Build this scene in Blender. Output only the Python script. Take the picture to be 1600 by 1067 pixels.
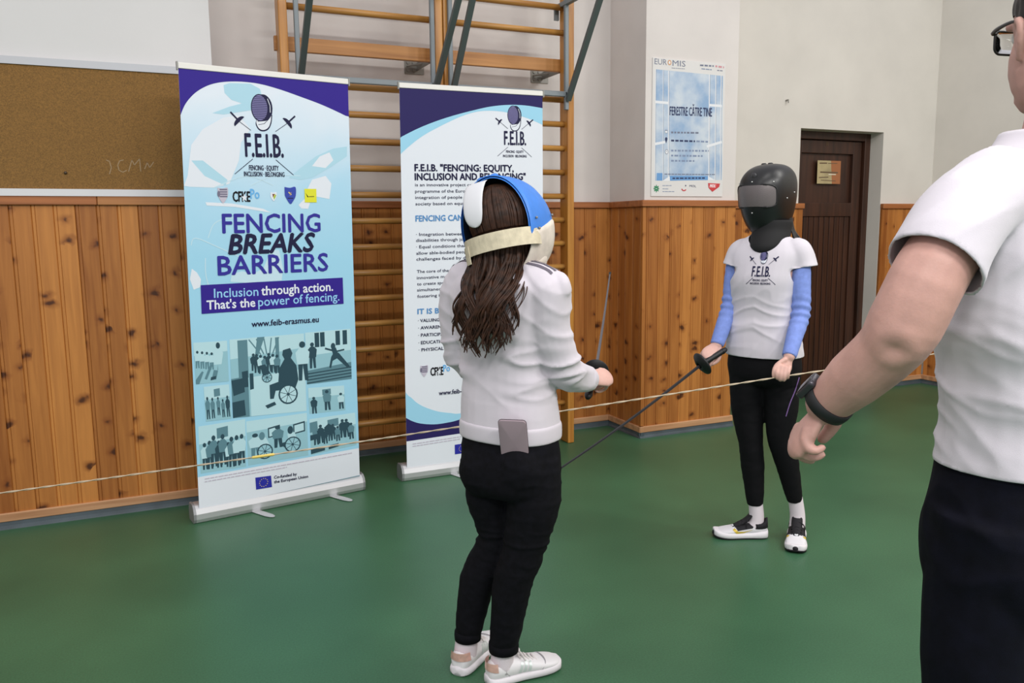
import bpy, bmesh, math, random
from mathutils import Vector, Matrix, noise
from mathutils.bvhtree import BVHTree
for o in list(bpy.data.objects):
    bpy.data.objects.remove(o)
S = bpy.context.scene
COL = S.collection
R = math.radians
random.seed(7)

# ------------------------------------------------------------------ camera
cd = bpy.data.cameras.new('camera'); cam = bpy.data.objects.new('camera', cd); COL.objects.link(cam)
yw, pt, rl = R(-24.1728), R(7.9291), R(-.6079)
cy, sy, cp, sp, cr, sr = math.cos(yw), math.sin(yw), math.cos(pt), math.sin(pt), math.cos(rl), math.sin(rl)
Mc = Matrix(((cr,-sr,0),(sr,cr,0),(0,0,1))) @ Matrix(((1,0,0),(0,cp,-sp),(0,sp,cp))) @ Matrix(((cy,0,sy),(0,1,0),(-sy,0,cy)))
def bl(row): return Vector((row[0], row[2], -row[1]))
rt, dn, fw = bl(Mc[0]), bl(Mc[1]), bl(Mc[2])
cam.matrix_world = Matrix(((rt.x,-dn.x,-fw.x,0),(rt.y,-dn.y,-fw.y,0),(rt.z,-dn.z,-fw.z,1.36),(0,0,0,1)))
cd.sensor_width = 36; cd.lens = 1267.37/1600*36; cd.clip_start = .05
S.camera = cam

# ------------------------------------------------------------------ light
w = bpy.data.worlds.new('hall'); S.world = w; w.use_nodes = True
w.node_tree.nodes['Background'].inputs[0].default_value = (.97,.95,1,1)
w.node_tree.nodes['Background'].inputs[1].default_value = .64
def area(name, loc, size, energy, col, aim=(0,0,-1)):
    l = bpy.data.lights.new(name, 'AREA'); l.shape = 'RECTANGLE'; l.size, l.size_y = size; l.energy = energy; l.color = col
    o = bpy.data.objects.new(name, l); o.location = loc; COL.objects.link(o)
    o.rotation_euler = Vector(aim).to_track_quat('-Z', 'Y').to_euler(); return o
for _x in (-1.2, 1.4, 4.0):
    area('ceiling_tubes_and_fill', (_x,1.7,4.4), (1.5,.4), 14, (1,.97,.93))
    area('ceiling_tubes_and_fill', (_x,-1.8,4.2), (1.5,.4), 88, (1,.98,.95), (0,.35,-1))
area('ceiling_tubes_and_fill', (4.6,.6,4.4), (1.5,.4), 60, (1,.98,.92), (.35,.3,-1))  # extra fill lamp added to brighten the far right wall, no known fixture
S.view_settings.view_transform = 'Standard'; S.view_settings.look = 'None'
S.view_settings.gamma = 1; S.view_settings.use_curve_mapping = False
S.view_settings.exposure = 0.14

# ------------------------------------------------------------------ materials
def s2l(c):
    c = c/255
    return c/12.92 if c <= .04045 else ((c+.055)/1.055)**2.4
def rgb(r, g, b): return (s2l(r), s2l(g), s2l(b), 1)
MATS = {}
def mat(name, col, rough=.6, metal=0, spec=.5, bump=0, bscale=200, sss=0, var=0, vscale=8, sheen=0):
    if name in MATS: return MATS[name]
    m = bpy.data.materials.new(name); m.use_nodes = True; nt = m.node_tree; b = nt.nodes['Principled BSDF']
    b.inputs['Base Color'].default_value = rgb(*col); b.inputs['Roughness'].default_value = rough
    b.inputs['Metallic'].default_value = metal; b.inputs['Specular IOR Level'].default_value = spec
    if sheen: b.inputs['Sheen Weight'].default_value = sheen
    if sss:
        b.inputs['Subsurface Weight'].default_value = sss; b.inputs['Subsurface Radius'].default_value = (.01,.004,.002)
    tc = nt.nodes.new('ShaderNodeTexCoord')
    if bump:
        n = nt.nodes.new('ShaderNodeTexNoise'); n.inputs['Scale'].default_value = bscale; n.inputs['Detail'].default_value = 3
        bp = nt.nodes.new('ShaderNodeBump'); bp.inputs['Strength'].default_value = bump; bp.inputs['Distance'].default_value = .002
        nt.links.new(tc.outputs['Object'], n.inputs['Vector']); nt.links.new(n.outputs['Fac'], bp.inputs['Height']); nt.links.new(bp.outputs['Normal'], b.inputs['Normal'])
    if var:
        n = nt.nodes.new('ShaderNodeTexNoise'); n.inputs['Scale'].default_value = vscale; n.inputs['Detail'].default_value = 5
        r = nt.nodes.new('ShaderNodeValToRGB')
        lo = rgb(*[max(0, c*(1-var)) for c in col]); hi = rgb(*[min(255, c*(1+var)) for c in col])
        r.color_ramp.elements[0].position = .3; r.color_ramp.elements[1].position = .7
        r.color_ramp.elements[0].color = lo; r.color_ramp.elements[1].color = hi
        nt.links.new(tc.outputs['Object'], n.inputs['Vector']); nt.links.new(n.outputs['Fac'], r.inputs[0]); nt.links.new(r.outputs[0], b.inputs['Base Color'])
    MATS[name] = m; return m

def wood_panel(name, dark, light, pitch=.088, knot=.9):
    m = bpy.data.materials.new(name); m.use_nodes = True; nt = m.node_tree; N = nt.nodes; Lk = nt.links; b = N['Principled BSDF']
    g = N.new('ShaderNodeNewGeometry'); sx = N.new('ShaderNodeSeparateXYZ'); Lk.new(g.outputs['Position'], sx.inputs[0])
    def ma(op, a, c=None, d=None):
        n = N.new('ShaderNodeMath'); n.operation = op
        for i, v in enumerate((a, c, d)):
            if v is None: continue
            if isinstance(v, (int, float)): n.inputs[i].default_value = v
            else: Lk.new(v, n.inputs[i])
        return n.outputs[0]
    u = ma('ADD', sx.outputs[0], sx.outputs[1]); z = sx.outputs[2]
    idx = ma('FLOOR', ma('DIVIDE', ma('ADD', u, 40), pitch))
    wn = N.new('ShaderNodeTexWhiteNoise'); wn.noise_dimensions = '1D'; Lk.new(idx, wn.inputs['W'])
    cv = N.new('ShaderNodeCombineXYZ'); Lk.new(ma('MULTIPLY', u, 26), cv.inputs[0]); Lk.new(ma('ADD', ma('MULTIPLY', z, 1.3), ma('MULTIPLY', wn.outputs['Value'], 50)), cv.inputs[1]); Lk.new(idx, cv.inputs[2])
    gr = N.new('ShaderNodeTexNoise'); gr.inputs['Scale'].default_value = 1.6; gr.inputs['Detail'].default_value = 6; gr.inputs['Distortion'].default_value = .6; Lk.new(cv.outputs[0], gr.inputs['Vector'])
    # knots
    kv = N.new('ShaderNodeCombineXYZ'); wob = N.new('ShaderNodeTexNoise'); wob.inputs['Scale'].default_value = 22; wob.inputs['Detail'].default_value = 2; Lk.new(g.outputs['Position'], wob.inputs['Vector']); wb = ma('MULTIPLY', ma('SUBTRACT', wob.outputs['Fac'], .5), .55)
    Lk.new(ma('ADD', ma('MULTIPLY', u, 9.0), wb), kv.inputs[0]); Lk.new(ma('ADD', ma('MULTIPLY', ma('ADD', z, ma('MULTIPLY', wn.outputs['Value'], 7)), 11.5), wb), kv.inputs[1])
    vo = N.new('ShaderNodeTexVoronoi'); vo.voronoi_dimensions = '2D'; vo.inputs['Scale'].default_value = 1; vo.inputs['Randomness'].default_value = .85; Lk.new(kv.outputs[0], vo.inputs['Vector'])
    ws = N.new('ShaderNodeSeparateColor'); Lk.new(vo.outputs['Color'], ws.inputs[0])
    size = ma('MULTIPLY', ma('MAXIMUM', ma('SUBTRACT', ws.outputs[0], .60), 0), .42)
    kn = N.new('ShaderNodeMapRange'); kn.interpolation_type = 'SMOOTHSTEP'
    Lk.new(ma('SUBTRACT', vo.outputs['Distance'], size), kn.inputs[0]); kn.inputs[1].default_value = -.07; kn.inputs[2].default_value = .09; kn.inputs[3].default_value = 1; kn.inputs[4].default_value = 0
    knf = ma('MULTIPLY', ma('MULTIPLY', kn.outputs[0], ma('GREATER_THAN', ws.outputs[0], .68)), knot)
    t = ma('ADD', ma('MULTIPLY', wn.outputs['Value'], .55), ma('MULTIPLY', gr.outputs['Fac'], .75))
    rp = N.new('ShaderNodeValToRGB'); e = rp.color_ramp.elements; e[0].position = .25; e[1].position = 1.0; e[0].color = rgb(*dark); e[1].color = rgb(*light); Lk.new(t, rp.inputs[0])
    hl = N.new('ShaderNodeMapRange'); hl.interpolation_type = 'SMOOTHSTEP'; Lk.new(ma('SUBTRACT', vo.outputs['Distance'], size), hl.inputs[0]); hl.inputs[1].default_value = -.05; hl.inputs[2].default_value = .34; hl.inputs[3].default_value = .75; hl.inputs[4].default_value = 0
    m0 = N.new('ShaderNodeMix'); m0.data_type = 'RGBA'; Lk.new(ma('MULTIPLY', hl.outputs[0], ma('GREATER_THAN', ws.outputs[0], .68)), m0.inputs[0]); Lk.new(rp.outputs[0], m0.inputs[6]); m0.inputs[7].default_value = rgb(128,70,30)
    mx = N.new('ShaderNodeMix'); mx.data_type = 'RGBA'; Lk.new(knf, mx.inputs[0]); Lk.new(m0.outputs[2], mx.inputs[6]); mx.inputs[7].default_value = rgb(66,34,20)
    Lk.new(mx.outputs[2], b.inputs['Base Color']); b.inputs['Roughness'].default_value = .42; b.inputs['Specular IOR Level'].default_value = .35
    MATS[name] = m; return m

def grain(name, dark, light, axis='Z', rough=.5, sc=30):
    m = bpy.data.materials.new(name); m.use_nodes = True; nt = m.node_tree; N = nt.nodes; Lk = nt.links; b = N['Principled BSDF']
    g = N.new('ShaderNodeNewGeometry'); mp = N.new('ShaderNodeMapping'); s = [sc, sc, sc]; s['XYZ'.index(axis)] = 1.5; mp.inputs['Scale'].default_value = s
    Lk.new(g.outputs['Position'], mp.inputs[0]); n = N.new('ShaderNodeTexNoise'); n.inputs['Scale'].default_value = 1; n.inputs['Detail'].default_value = 5; n.inputs['Distortion'].default_value = .5
    Lk.new(mp.outputs[0], n.inputs['Vector']); r = N.new('ShaderNodeValToRGB'); r.color_ramp.elements[0].position = .3; r.color_ramp.elements[1].position = .72
    r.color_ramp.elements[0].color = rgb(*dark); r.color_ramp.elements[1].color = rgb(*light); Lk.new(n.outputs['Fac'], r.inputs[0]); Lk.new(r.outputs[0], b.inputs['Base Color'])
    b.inputs['Roughness'].default_value = rough; MATS[name] = m; return m

PLASTER = mat('plaster', (214,208,204), .85, bump=.15, bscale=60, var=.02, vscale=3)
PLASTER_G = mat('cream_plaster', (214,209,201), .85, bump=.15, bscale=60, var=.02, vscale=3)
PLASTER_W = mat('white_plaster', (214,213,212), .85, bump=.15, bscale=60, var=.01, vscale=3)
PANEL = wood_panel('pine_panelling', (136,78,34), (200,134,68))
TRIM = grain('pine_trim', (134,78,38), (178,110,60), 'X')
SKIRT = grain('pine_skirting', (170,122,84), (206,160,120), 'X')
RUBBER = mat('cove_rubber', (66,78,84), .45, var=.12)
RAIL = grain('ladder_rail', (166,108,42), (206,146,66), 'Z', .35)
RUNG = grain('ladder_rung', (158,108,50), (200,148,78), 'X', .4)
STEEL = mat('grey_steel', (128,136,140), .5, .1)
STEELD = mat('dark_grey_steel', (84,94,94), .5, .1)
BRACK = mat('zinc', (140,138,132), .45, .35)
DOORW = grain('dark_door_wood', (44,26,18), (74,44,30), 'Z', .4, 24)
ALU = mat('aluminium', (205,206,208), .38, .55)
WHITEP = mat('white_plastic', (232,230,224), .5)
PAPER = mat('paper', (216,214,212), .6)

def floor_mat():
    m = bpy.data.materials.new('green_sports_floor'); m.use_nodes = True; nt = m.node_tree; N = nt.nodes; Lk = nt.links; b = N['Principled BSDF']
    g = N.new('ShaderNodeNewGeometry')
    def nz(scale, det):
        n = N.new('ShaderNodeTexNoise'); n.inputs['Scale'].default_value = scale; n.inputs['Detail'].default_value = det; Lk.new(g.outputs['Position'], n.inputs['Vector']); return n.outputs['Fac']
    r = N.new('ShaderNodeValToRGB'); r.color_ramp.elements[0].position = .3; r.color_ramp.elements[1].position = .7
    r.color_ramp.elements[0].color = rgb(50,90,63); r.color_ramp.elements[1].color = rgb(62,106,75); Lk.new(nz(1.3, 4), r.inputs[0])
    mx = N.new('ShaderNodeMix'); mx.data_type = 'RGBA'; mx.blend_type = 'OVERLAY'; mx.inputs[0].default_value = .35
    Lk.new(r.outputs[0], mx.inputs[6]); Lk.new(nz(160, 2), mx.inputs[7])
    Lk.new(mx.outputs[2], b.inputs['Base Color']); b.inputs['Roughness'].default_value = .42; b.inputs['Specular IOR Level'].default_value = .4
    bp = N.new('ShaderNodeBump'); bp.inputs['Strength'].default_value = .08; bp.inputs['Distance'].default_value = .001; Lk.new(nz(220, 2), bp.inputs['Height']); Lk.new(bp.outputs['Normal'], b.inputs['Normal'])
    return m
FLOOR = floor_mat()

# ------------------------------------------------------------------ mesh builder
class MB:
    def __init__(self): self.v = []; self.f = []; self.m = []; self.mats = []; self.mi = 0
    def mat(self, m):
        if m not in self.mats: self.mats.append(m)
        self.mi = self.mats.index(m); return self
    def add(self, vs, fs):
        o = len(self.v); self.v += [tuple(p) for p in vs]
        for f in fs: self.f.append([i+o for i in f]); self.m.append(self.mi)
    def box(self, a, b):
        x0,y0,z0 = a; x1,y1,z1 = b
        self.add([(x0,y0,z0),(x1,y0,z0),(x1,y1,z0),(x0,y1,z0),(x0,y0,z1),(x1,y0,z1),(x1,y1,z1),(x0,y1,z1)],
                 [(0,3,2,1),(4,5,6,7),(0,1,5,4),(1,2,6,5),(2,3,7,6),(3,0,4,7)]); return self
    def bar(self, p, q, w, h, ref=(0,0,1)):
        p, q = Vector(p), Vector(q); d = (q-p).normalized(); s = d.cross(Vector(ref)).normalized(); u = s.cross(d)
        vs = []
        for c in (p, q):
            for a, b in ((-1,-1),(1,-1),(1,1),(-1,1)): vs.append(c+s*(a*w/2)+u*(b*h/2))
        self.add(vs, [(0,1,2,3),(7,6,5,4),(0,4,5,1),(1,5,6,2),(2,6,7,3),(3,7,4,0)]); return self
    def loft(self, rings, cap=True, closed=True):
        n = len(rings[0]); vs = [p for r in rings for p in r]; fs = []
        for i in range(len(rings)-1):
            for j in range(n if closed else n-1):
                k = (j+1) % n; fs.append((i*n+j, i*n+k, (i+1)*n+k, (i+1)*n+j))
        if cap and closed:
            for ri, rev in ((0, True), (len(rings)-1, False)):
                c = sum((Vector(p) for p in rings[ri]), Vector())/n; vs.append(c); ci = len(vs)-1
                for j in range(n):
                    k = (j+1) % n; fs.append((ri*n+k, ri*n+j, ci) if rev else (ri*n+j, ri*n+k, ci))
        self.add(vs, fs); return self
    def tube(self, pts, n=10, flat=1.0, ref=None, dome=True):
        """pts: (x,y,z,r); rounded ends"""
        P = [Vector(p[:3]) for p in pts]; rad = [p[3] for p in pts]
        if len(P) > 2:   # smooth subdivision
            Q = []; q = []
            for i in range(len(P)-1):
                p0, p1, p2, p3 = P[max(i-1,0)], P[i], P[i+1], P[min(i+2,len(P)-1)]
                for t in (0, .25, .5, .75):
                    a = .5*((2*p1)+(-p0+p2)*t+(2*p0-5*p1+4*p2-p3)*t*t+(-p0+3*p1-3*p2+p3)*t**3); Q.append(a); q.append(rad[i]*(1-t)+rad[i+1]*t)
            Q.append(P[-1]); q.append(rad[-1]); P, rad = Q, q
        rings = []; up = None; m = len(P)
        for i in range(m):
            d = (P[min(i+1,m-1)]-P[max(i-1,0)]).normalized()
            if up is None:
                up = Vector(ref) if ref else (Vector((0,0,1)) if abs(d.z) < .9 else Vector((1,0,0)))
            s = d.cross(up).normalized(); up = s.cross(d)
            if dome and i == 0:
                for k in (.97,.8,.45):
                    rings.append([P[0]-d*(rad[0]*k*.9)+(s*math.cos(2*math.pi*j/n)+up*(flat*math.sin(2*math.pi*j/n)))*(rad[0]*math.sqrt(1-k*k)) for j in range(n)])
            rings.append([P[i]+(s*math.cos(2*math.pi*j/n)+up*(flat*math.sin(2*math.pi*j/n)))*rad[i] for j in range(n)])
            if dome and i == m-1:
                for k in (.45,.8,.97):
                    rings.append([P[i]+d*(rad[i]*k*.9)+(s*math.cos(2*math.pi*j/n)+up*(flat*math.sin(2*math.pi*j/n)))*(rad[i]*math.sqrt(1-k*k)) for j in range(n)])
        return self.loft(rings)
    def ball(self, c, rx, ry, rz, X=(1,0,0), Y=(0,1,0), Z=(0,0,1), n=20):
        c, X, Y, Z = Vector(c), Vector(X), Vector(Y), Vector(Z); rings = []
        for i in range(1, n//2):
            a = math.pi*i/(n//2); rings.append([c+Z*(-rz*math.cos(a))+(X*(rx*math.cos(2*math.pi*j/n))+Y*(ry*math.sin(2*math.pi*j/n)))*math.sin(a) for j in range(n)])
        return self.loft(rings)
    def disc(self, c, axis, r, th, n=24):
        c = Vector(c); a = Vector(axis).normalized(); s = a.orthogonal().normalized(); u = a.cross(s)
        rg = [[c+a*o+(s*math.cos(2*math.pi*j/n)+u*math.sin(2*math.pi*j/n))*r*k for j in range(n)] for o, k in ((-th/2,.96),(-th/4,1),(th/4,1),(th/2,.96))]
        return self.loft(rg)
    def build(self, name, m=None, parent=None, smooth=False, recalc=True):
        me = bpy.data.meshes.new(name); me.from_pydata(self.v, [], self.f)
        for x in (self.mats if self.mats else [m]): me.materials.append(x)
        if self.mats: me.polygons.foreach_set('material_index', self.m)
        if recalc:
            bm = bmesh.new(); bm.from_mesh(me); bmesh.ops.recalc_face_normals(bm, faces=bm.faces); bm.to_mesh(me); bm.free()
        if smooth: me.polygons.foreach_set('use_smooth', [True]*len(me.polygons))
        return link(name, me, parent)
def link(name, me, parent=None):
    o = bpy.data.objects.new(name, me); COL.objects.link(o)
    if parent is not None:
        o.parent = parent; o.matrix_parent_inverse = Matrix.Translation(-Vector(parent.location)) if parent.type == 'EMPTY' else Matrix()
    return o
def bevel(o, wd=.003, seg=2):
    b = o.modifiers.new('bevel', 'BEVEL'); b.width = wd; b.segments = seg; b.limit_method = 'ANGLE'; return o
def tag(o, label, cat, group=None):
    o['label'] = label; o['category'] = cat
    if group: o['group'] = group
    return o
def thing(name, label, cat, loc, group=None):
    o = bpy.data.objects.new(name, None); COL.objects.link(o); o.location = loc; o.empty_display_size = .1
    bpy.context.view_layer.update(); return tag(o, label, cat, group)
def struct(o): o['kind'] = 'structure'; return o

# ------------------------------------------------------------------ flat print: (u right, v down) metres on a sheet
_tx = {}
def text_mesh(s):
    if s not in _tx:
        c = bpy.data.curves.new('t', 'FONT'); c.body = s; c.resolution_u = 2; o = bpy.data.objects.new('t', c); COL.objects.link(o)
        dg = bpy.context.evaluated_depsgraph_get(); me = bpy.data.meshes.new_from_object(o.evaluated_get(dg))
        _tx[s] = ([v.co.copy() for v in me.vertices], [list(p.vertices) for p in me.polygons])
        bpy.data.objects.remove(o); bpy.data.meshes.remove(me); bpy.data.curves.remove(c)
    return _tx[s]
CAP = max(v.y for v in text_mesh('H')[0])
class Sheet:
    """collects printed shapes lying on a surface given by place(u, v, lift)"""
    def __init__(self, place): self.place = place; self.mb = MB(); self.k = 1; self.umax = 0
    def poly(self, pts, m, lift=None):
        if self.umax: pts = [(min(max(u,0),self.umax),v) for u, v in pts]
        if lift is None: self.k += 1; lift = self.k
        self.mb.mat(m); self.mb.add([self.place(u, v, lift*.000025) for u, v in pts], [list(range(len(pts)))]); return self
    def text(self, s, a, b, cap, m, slant=0, bold=0, lift=None):
        """baseline from a to b, cap height cap"""
        vs, fs = text_mesh(s); x0 = min(v.x for v in vs); x1 = max(v.x for v in vs)
        if lift is None: self.k += 1; lift = self.k
        du, dv = b[0]-a[0], b[1]-a[1]; Lw = math.hypot(du, dv); ex, ey = du/Lw, dv/Lw; sx = Lw/(x1-x0); sz = cap/CAP
        offs = [(0,0)] if not bold else [(-bold,0),(bold,0),(0,bold),(0,-bold)]
        self.mb.mat(m)
        for ox, oy in offs:
            out = []
            for p in vs:
                X = (p.x-x0)*sx+p.y*sz*slant+ox; Y = p.y*sz+oy
                out.append(self.place(a[0]+ex*X+ey*Y, a[1]+ey*X-ex*Y, lift*.000025))
            self.mb.add(out, fs); lift += .1
        return self
    def line(self, pts, wd, m, lift=None):
        for (u0,v0),(u1,v1) in zip(pts, pts[1:]):
            L_ = math.hypot(u1-u0, v1-v0) or 1; nx, ny = -(v1-v0)/L_*wd/2, (u1-u0)/L_*wd/2
            self.poly([(u0+nx,v0+ny),(u1+nx,v1+ny),(u1-nx,v1-ny),(u0-nx,v0-ny)], m, lift)
        return self
    def oval(self, c, a, b, m, lift=None, t0=0, t1=2*math.pi, n=26):
        return self.poly([(c[0]+a*math.cos(t0+(t1-t0)*i/n), c[1]+b*math.sin(t0+(t1-t0)*i/n)) for i in range(n+1)], m, lift)
    def build(self, name, parent): return self.mb.build(name, None, parent, recalc=False)

# ------------------------------------------------------------------ organic surfaces
def organic(name, mb, m, parent=None, voxel=.006, smooth=6, post=None, cut=None, solid=0, planes=()):
    me = bpy.data.meshes.new('tmp'); me.from_pydata(mb.v, [], mb.f)
    bm = bmesh.new(); bm.from_mesh(me); bmesh.ops.recalc_face_normals(bm, faces=bm.faces); bm.to_mesh(me); bm.free()
    o = bpy.data.objects.new('tmp', me); COL.objects.link(o)
    r = o.modifiers.new('r', 'REMESH'); r.mode = 'VOXEL'; r.voxel_size = voxel
    if smooth:
        s = o.modifiers.new('s', 'SMOOTH'); s.factor = .5; s.iterations = smooth
    dg = bpy.context.evaluated_depsgraph_get(); nm = bpy.data.meshes.new_from_object(o.evaluated_get(dg))
    bpy.data.objects.remove(o); bpy.data.meshes.remove(me); nm.name = name
    nm.materials.clear(); nm.materials.append(m)
    if cut or post or planes:
        bm = bmesh.new(); bm.from_mesh(nm)
        for pc, pn_, rad, pred in planes:
            pc, pn_ = Vector(pc), Vector(pn_).normalized()
            near = lambda p: (p-pc).length < rad and (pred is None or pred(p))
            fs = [f for f in bm.faces if near(f.calc_center_median())]
            geo = set(fs)
            for f in fs: geo.update(f.edges); geo.update(f.verts)
            bmesh.ops.bisect_plane(bm, geom=list(geo), plane_co=pc, plane_no=pn_, dist=1e-5)
            bmesh.ops.delete(bm, geom=[f for f in bm.faces if near(f.calc_center_median()) and (f.calc_center_median()-pc).dot(pn_) > 0], context='FACES')
        if cut:
            bmesh.ops.delete(bm, geom=[f for f in bm.faces if cut(f.calc_center_median())], context='FACES')
        if planes or cut:   # keep the main piece only
            bm.verts.ensure_lookup_table(); seen = set(); best = []
            for v0 in bm.verts:
                if v0 in seen: continue
                st = [v0]; seen.add(v0); isl = []
                while st:
                    v = st.pop(); isl.append(v)
                    for e in v.link_edges:
                        q = e.other_vert(v)
                        if q not in seen: seen.add(q); st.append(q)
                best.append(isl)
            best.sort(key=len); bmesh.ops.delete(bm, geom=[v for i_ in best[:-1] for v in i_], context='VERTS')
        if post:
            bm.normal_update()
            new = [v.co+v.normal*post(v.co, v.normal) for v in bm.verts]
            for v, c in zip(bm.verts, new): v.co = c
        if cut:
            bd = [(v, [e.other_vert(v) for e in v.link_edges if e.is_boundary]) for v in bm.verts if v.is_boundary]
            for _ in range(40):
                new = [(v.co*.4+sum((q.co for q in nb), Vector())*(.6/len(nb))) if nb else v.co.copy() for v, nb in bd]
                for (v, _nb), c in zip(bd, new): v.co = c
        bm.to_mesh(nm); bm.free()
    nm.polygons.foreach_set('use_smooth', [True]*len(nm.polygons))
    ob = link(name, nm, parent)
    if solid:
        sd = ob.modifiers.new('solid', 'SOLIDIFY'); sd.thickness = solid; sd.offset = -1
    return ob
class Frame:
    """body frame: x = right hand side, y = facing, z = up"""
    def __init__(self, o, heading, roll=0, pitch=0):
        self.o = Vector(o); h = R(heading)
        f = Vector((math.sin(h), math.cos(h), 0)); r = Vector((f.y, -f.x, 0)); u = Vector((0,0,1))
        q = Matrix.Rotation(R(roll), 3, f); r, u = q@r, q@u
        q = Matrix.Rotation(R(pitch), 3, r); f, u = q@f, q@u
        self.r, self.f, self.u = r, f, u
    def __call__(self, x, y, z): return self.o+self.r*x+self.f*y+self.u*z
    def inv(self, p): d = Vector(p)-self.o; return d.dot(self.r), d.dot(self.f), d.dot(self.u)
def ring(F, c, a, b, n=28, e=2.4, tilt=0, yc=0):
    c = Vector(c); out = []
    for j in range(n):
        t = 2*math.pi*j/n; x = math.copysign(abs(math.cos(t))**(2/e), math.cos(t))*a; y = math.copysign(abs(math.sin(t))**(2/e), math.sin(t))*b
        out.append(c+F.r*x+F.f*(y+yc)+Vector((0,0,1))*(tilt*x))
    return out
def smooth_rings(rs, k=3):
    out = []
    for i in range(len(rs)-1):
        p0, p1, p2, p3 = rs[max(i-1,0)], rs[i], rs[i+1], rs[min(i+2,len(rs)-1)]
        for s in range(k):
            t = s/k
            out.append([.5*((2*b)+(c-a)*t+(2*a-5*b+4*c-d)*t*t+(3*b-a-3*c+d)*t**3) for a, b, c, d in zip(p0, p1, p2, p3)])
    out.append(rs[-1]); return out
def ridge(p, sx, sy, sz, seed=0, sharp=2.0):
    return (1-min(1, abs(nz(p, sx, sy, sz, seed))*sharp))**2
def nz(p, sx, sy, sz, seed=0): return noise.noise(Vector((p.x*sx+seed, p.y*sy+seed*1.7, p.z*sz)))

# ================================================================== THE HALL
def wallbox(name, a, b, m): return struct(MB().box(a, b).build(name, m))
struct(MB().box((-5,-4,-.1), (9,6.5,0)).build('floor', FLOOR))
wallbox('wall_left', (-5,4.30,0), (.356,4.80,3.6), PLASTER_W)
wallbox('wall_back', (.356,4.80,0), (2.90,5.1,3.6), PLASTER)
wallbox('wall_pillar', (2.889,4.38,0), (3.60,5.1,3.6), PLASTER)
b = MB(); b.box((3.60,4.88,0),(4.624,5.1,3.6)); b.box((5.494,4.88,0),(6.3,5.1,3.6)); b.box((4.624,4.88,2.095),(5.494,5.1,3.6))
struct(b.build('wall_far', PLASTER_G))
wallbox('wall_right', (6.08,-4,0), (6.3,4.88,3.6), PLASTER_G)

def panelling(name, p, q, z0=.07, z1=1.488, pitch=.088):
    """vertical boards with two grooves each between plan points p and q; front to the right of p->q ... faces the room"""
    p, q = Vector((*p,0)), Vector((*q,0)); d = (q-p).normalized(); n = Vector((d.y,-d.x,0)); Ltot = (q-p).length
    pts = [(0,0)]; k = d.x+d.y; u0 = (p.x+p.y)+40
    s = (math.floor(u0/pitch)+1)*pitch-u0 if k > 0 else u0-math.floor(u0/pitch)*pitch
    while s < Ltot-.002:
        g = [(s-.003,0),(s,-.005),(s+.003,0)]
        if pitch > .08: g += [(s+.013,0),(s+.0145,-.003),(s+.016,0)]
        pts += [t for t in g if .001 < t[0] < Ltot-.001]; s += pitch
    pts.append((Ltot,0))
    b = MB(); vs = []; fs = []
    for z in (z0, z1):
        for t, o in pts: vs.append(p+d*t+n*o+Vector((0,0,z)))
    m = len(pts)
    for i in range(m-1): fs.append((i, i+1, m+i+1, m+i))
    for z in (z0, z1):
        for t in (0, Ltot): vs.append(p+d*t-n*.018+Vector((0,0,z)))
    B = 2*m; fs += [(0,m,B+2,B),(m-1,B+1,B+3,2*m-1),(B,B+2,B+3,B+1),tuple(range(m,2*m))+(B+3,B+2)]
    b.add(vs, fs); return struct(b.build(name, PANEL))
panelling('trim_1', (-5,4.28), (.374,4.28))
panelling('trim_2', (.374,4.78-.02), (2.868,4.76))
panelling('trim_3', (2.868,4.7599), (2.868,4.379))
panelling('trim_4', (2.868,4.36), (3.594,4.36))
panelling('trim_5', (3.62,4.86), (4.655,4.86))
panelling('trim_6', (5.497,4.86), (6.06,4.86))
panelling('trim_7', (6.06,4.841), (6.06,-3.9))
panelling('trim_17', (.374,4.299), (.374,4.741))
panelling('trim_18', (3.594,4.379), (3.594,4.86))
def rail(name, p, q, z0, z1, th, m):
    p, q = Vector((*p,0)), Vector((*q,0)); d = (q-p).normalized(); n = Vector((d.y,-d.x,0)); c = n*(th/2-.018/2)
    b = MB().bar(p+c+Vector((0,0,(z0+z1)/2)), q+c+Vector((0,0,(z0+z1)/2)), th+.018, z1-z0); return struct(bevel(b.build(name, m), .003, 1))
SEG = [((-5,4.28),(.374,4.28)), ((.374,4.76),(2.868,4.76)), ((2.868,4.776),(2.868,4.345)), ((2.853,4.36),(3.61,4.36)), ((3.62,4.86),(4.66,4.86)), ((5.494,4.86),(6.06,4.86)), ((6.06,4.875),(6.06,-3.9))]
SEGN = ['left','back','pillar_side','pillar','far_left','far_right','right']
tn = 8
for (p, q), nm in zip(SEG, SEGN):
    if nm == 'left':
        rail('trim_%d' % tn, p, (-.187,4.28), 1.488, 1.528, .016, TRIM); tn += 1
        rail('trim_%d' % tn, (-.185,4.28), q, 1.488, 1.528, .016, grain('pine_trim_light', (150,94,48), (188,128,74), 'X')); tn += 1
    else:
        rail('trim_%d' % tn, p, q, 1.488, 1.528, .016, TRIM); tn += 1
    rail('baseboard_%s_upper' % nm, p, q, .034, .074, .012, SKIRT)
    # coved rubber foot
    P, Q = Vector((*p,0)), Vector((*q,0)); d = (Q-P).normalized(); n = Vector((d.y,-d.x,0))
    prof = [(-.018,0),(.022,0),(.020,.006),(.010,.016),(.006,.036),(-.018,.036)]
    struct(MB().loft([[c+n*a+Vector((0,0,z)) for a, z in prof] for c in (P, Q)]).build('baseboard_%s' % nm, RUBBER))

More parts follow.
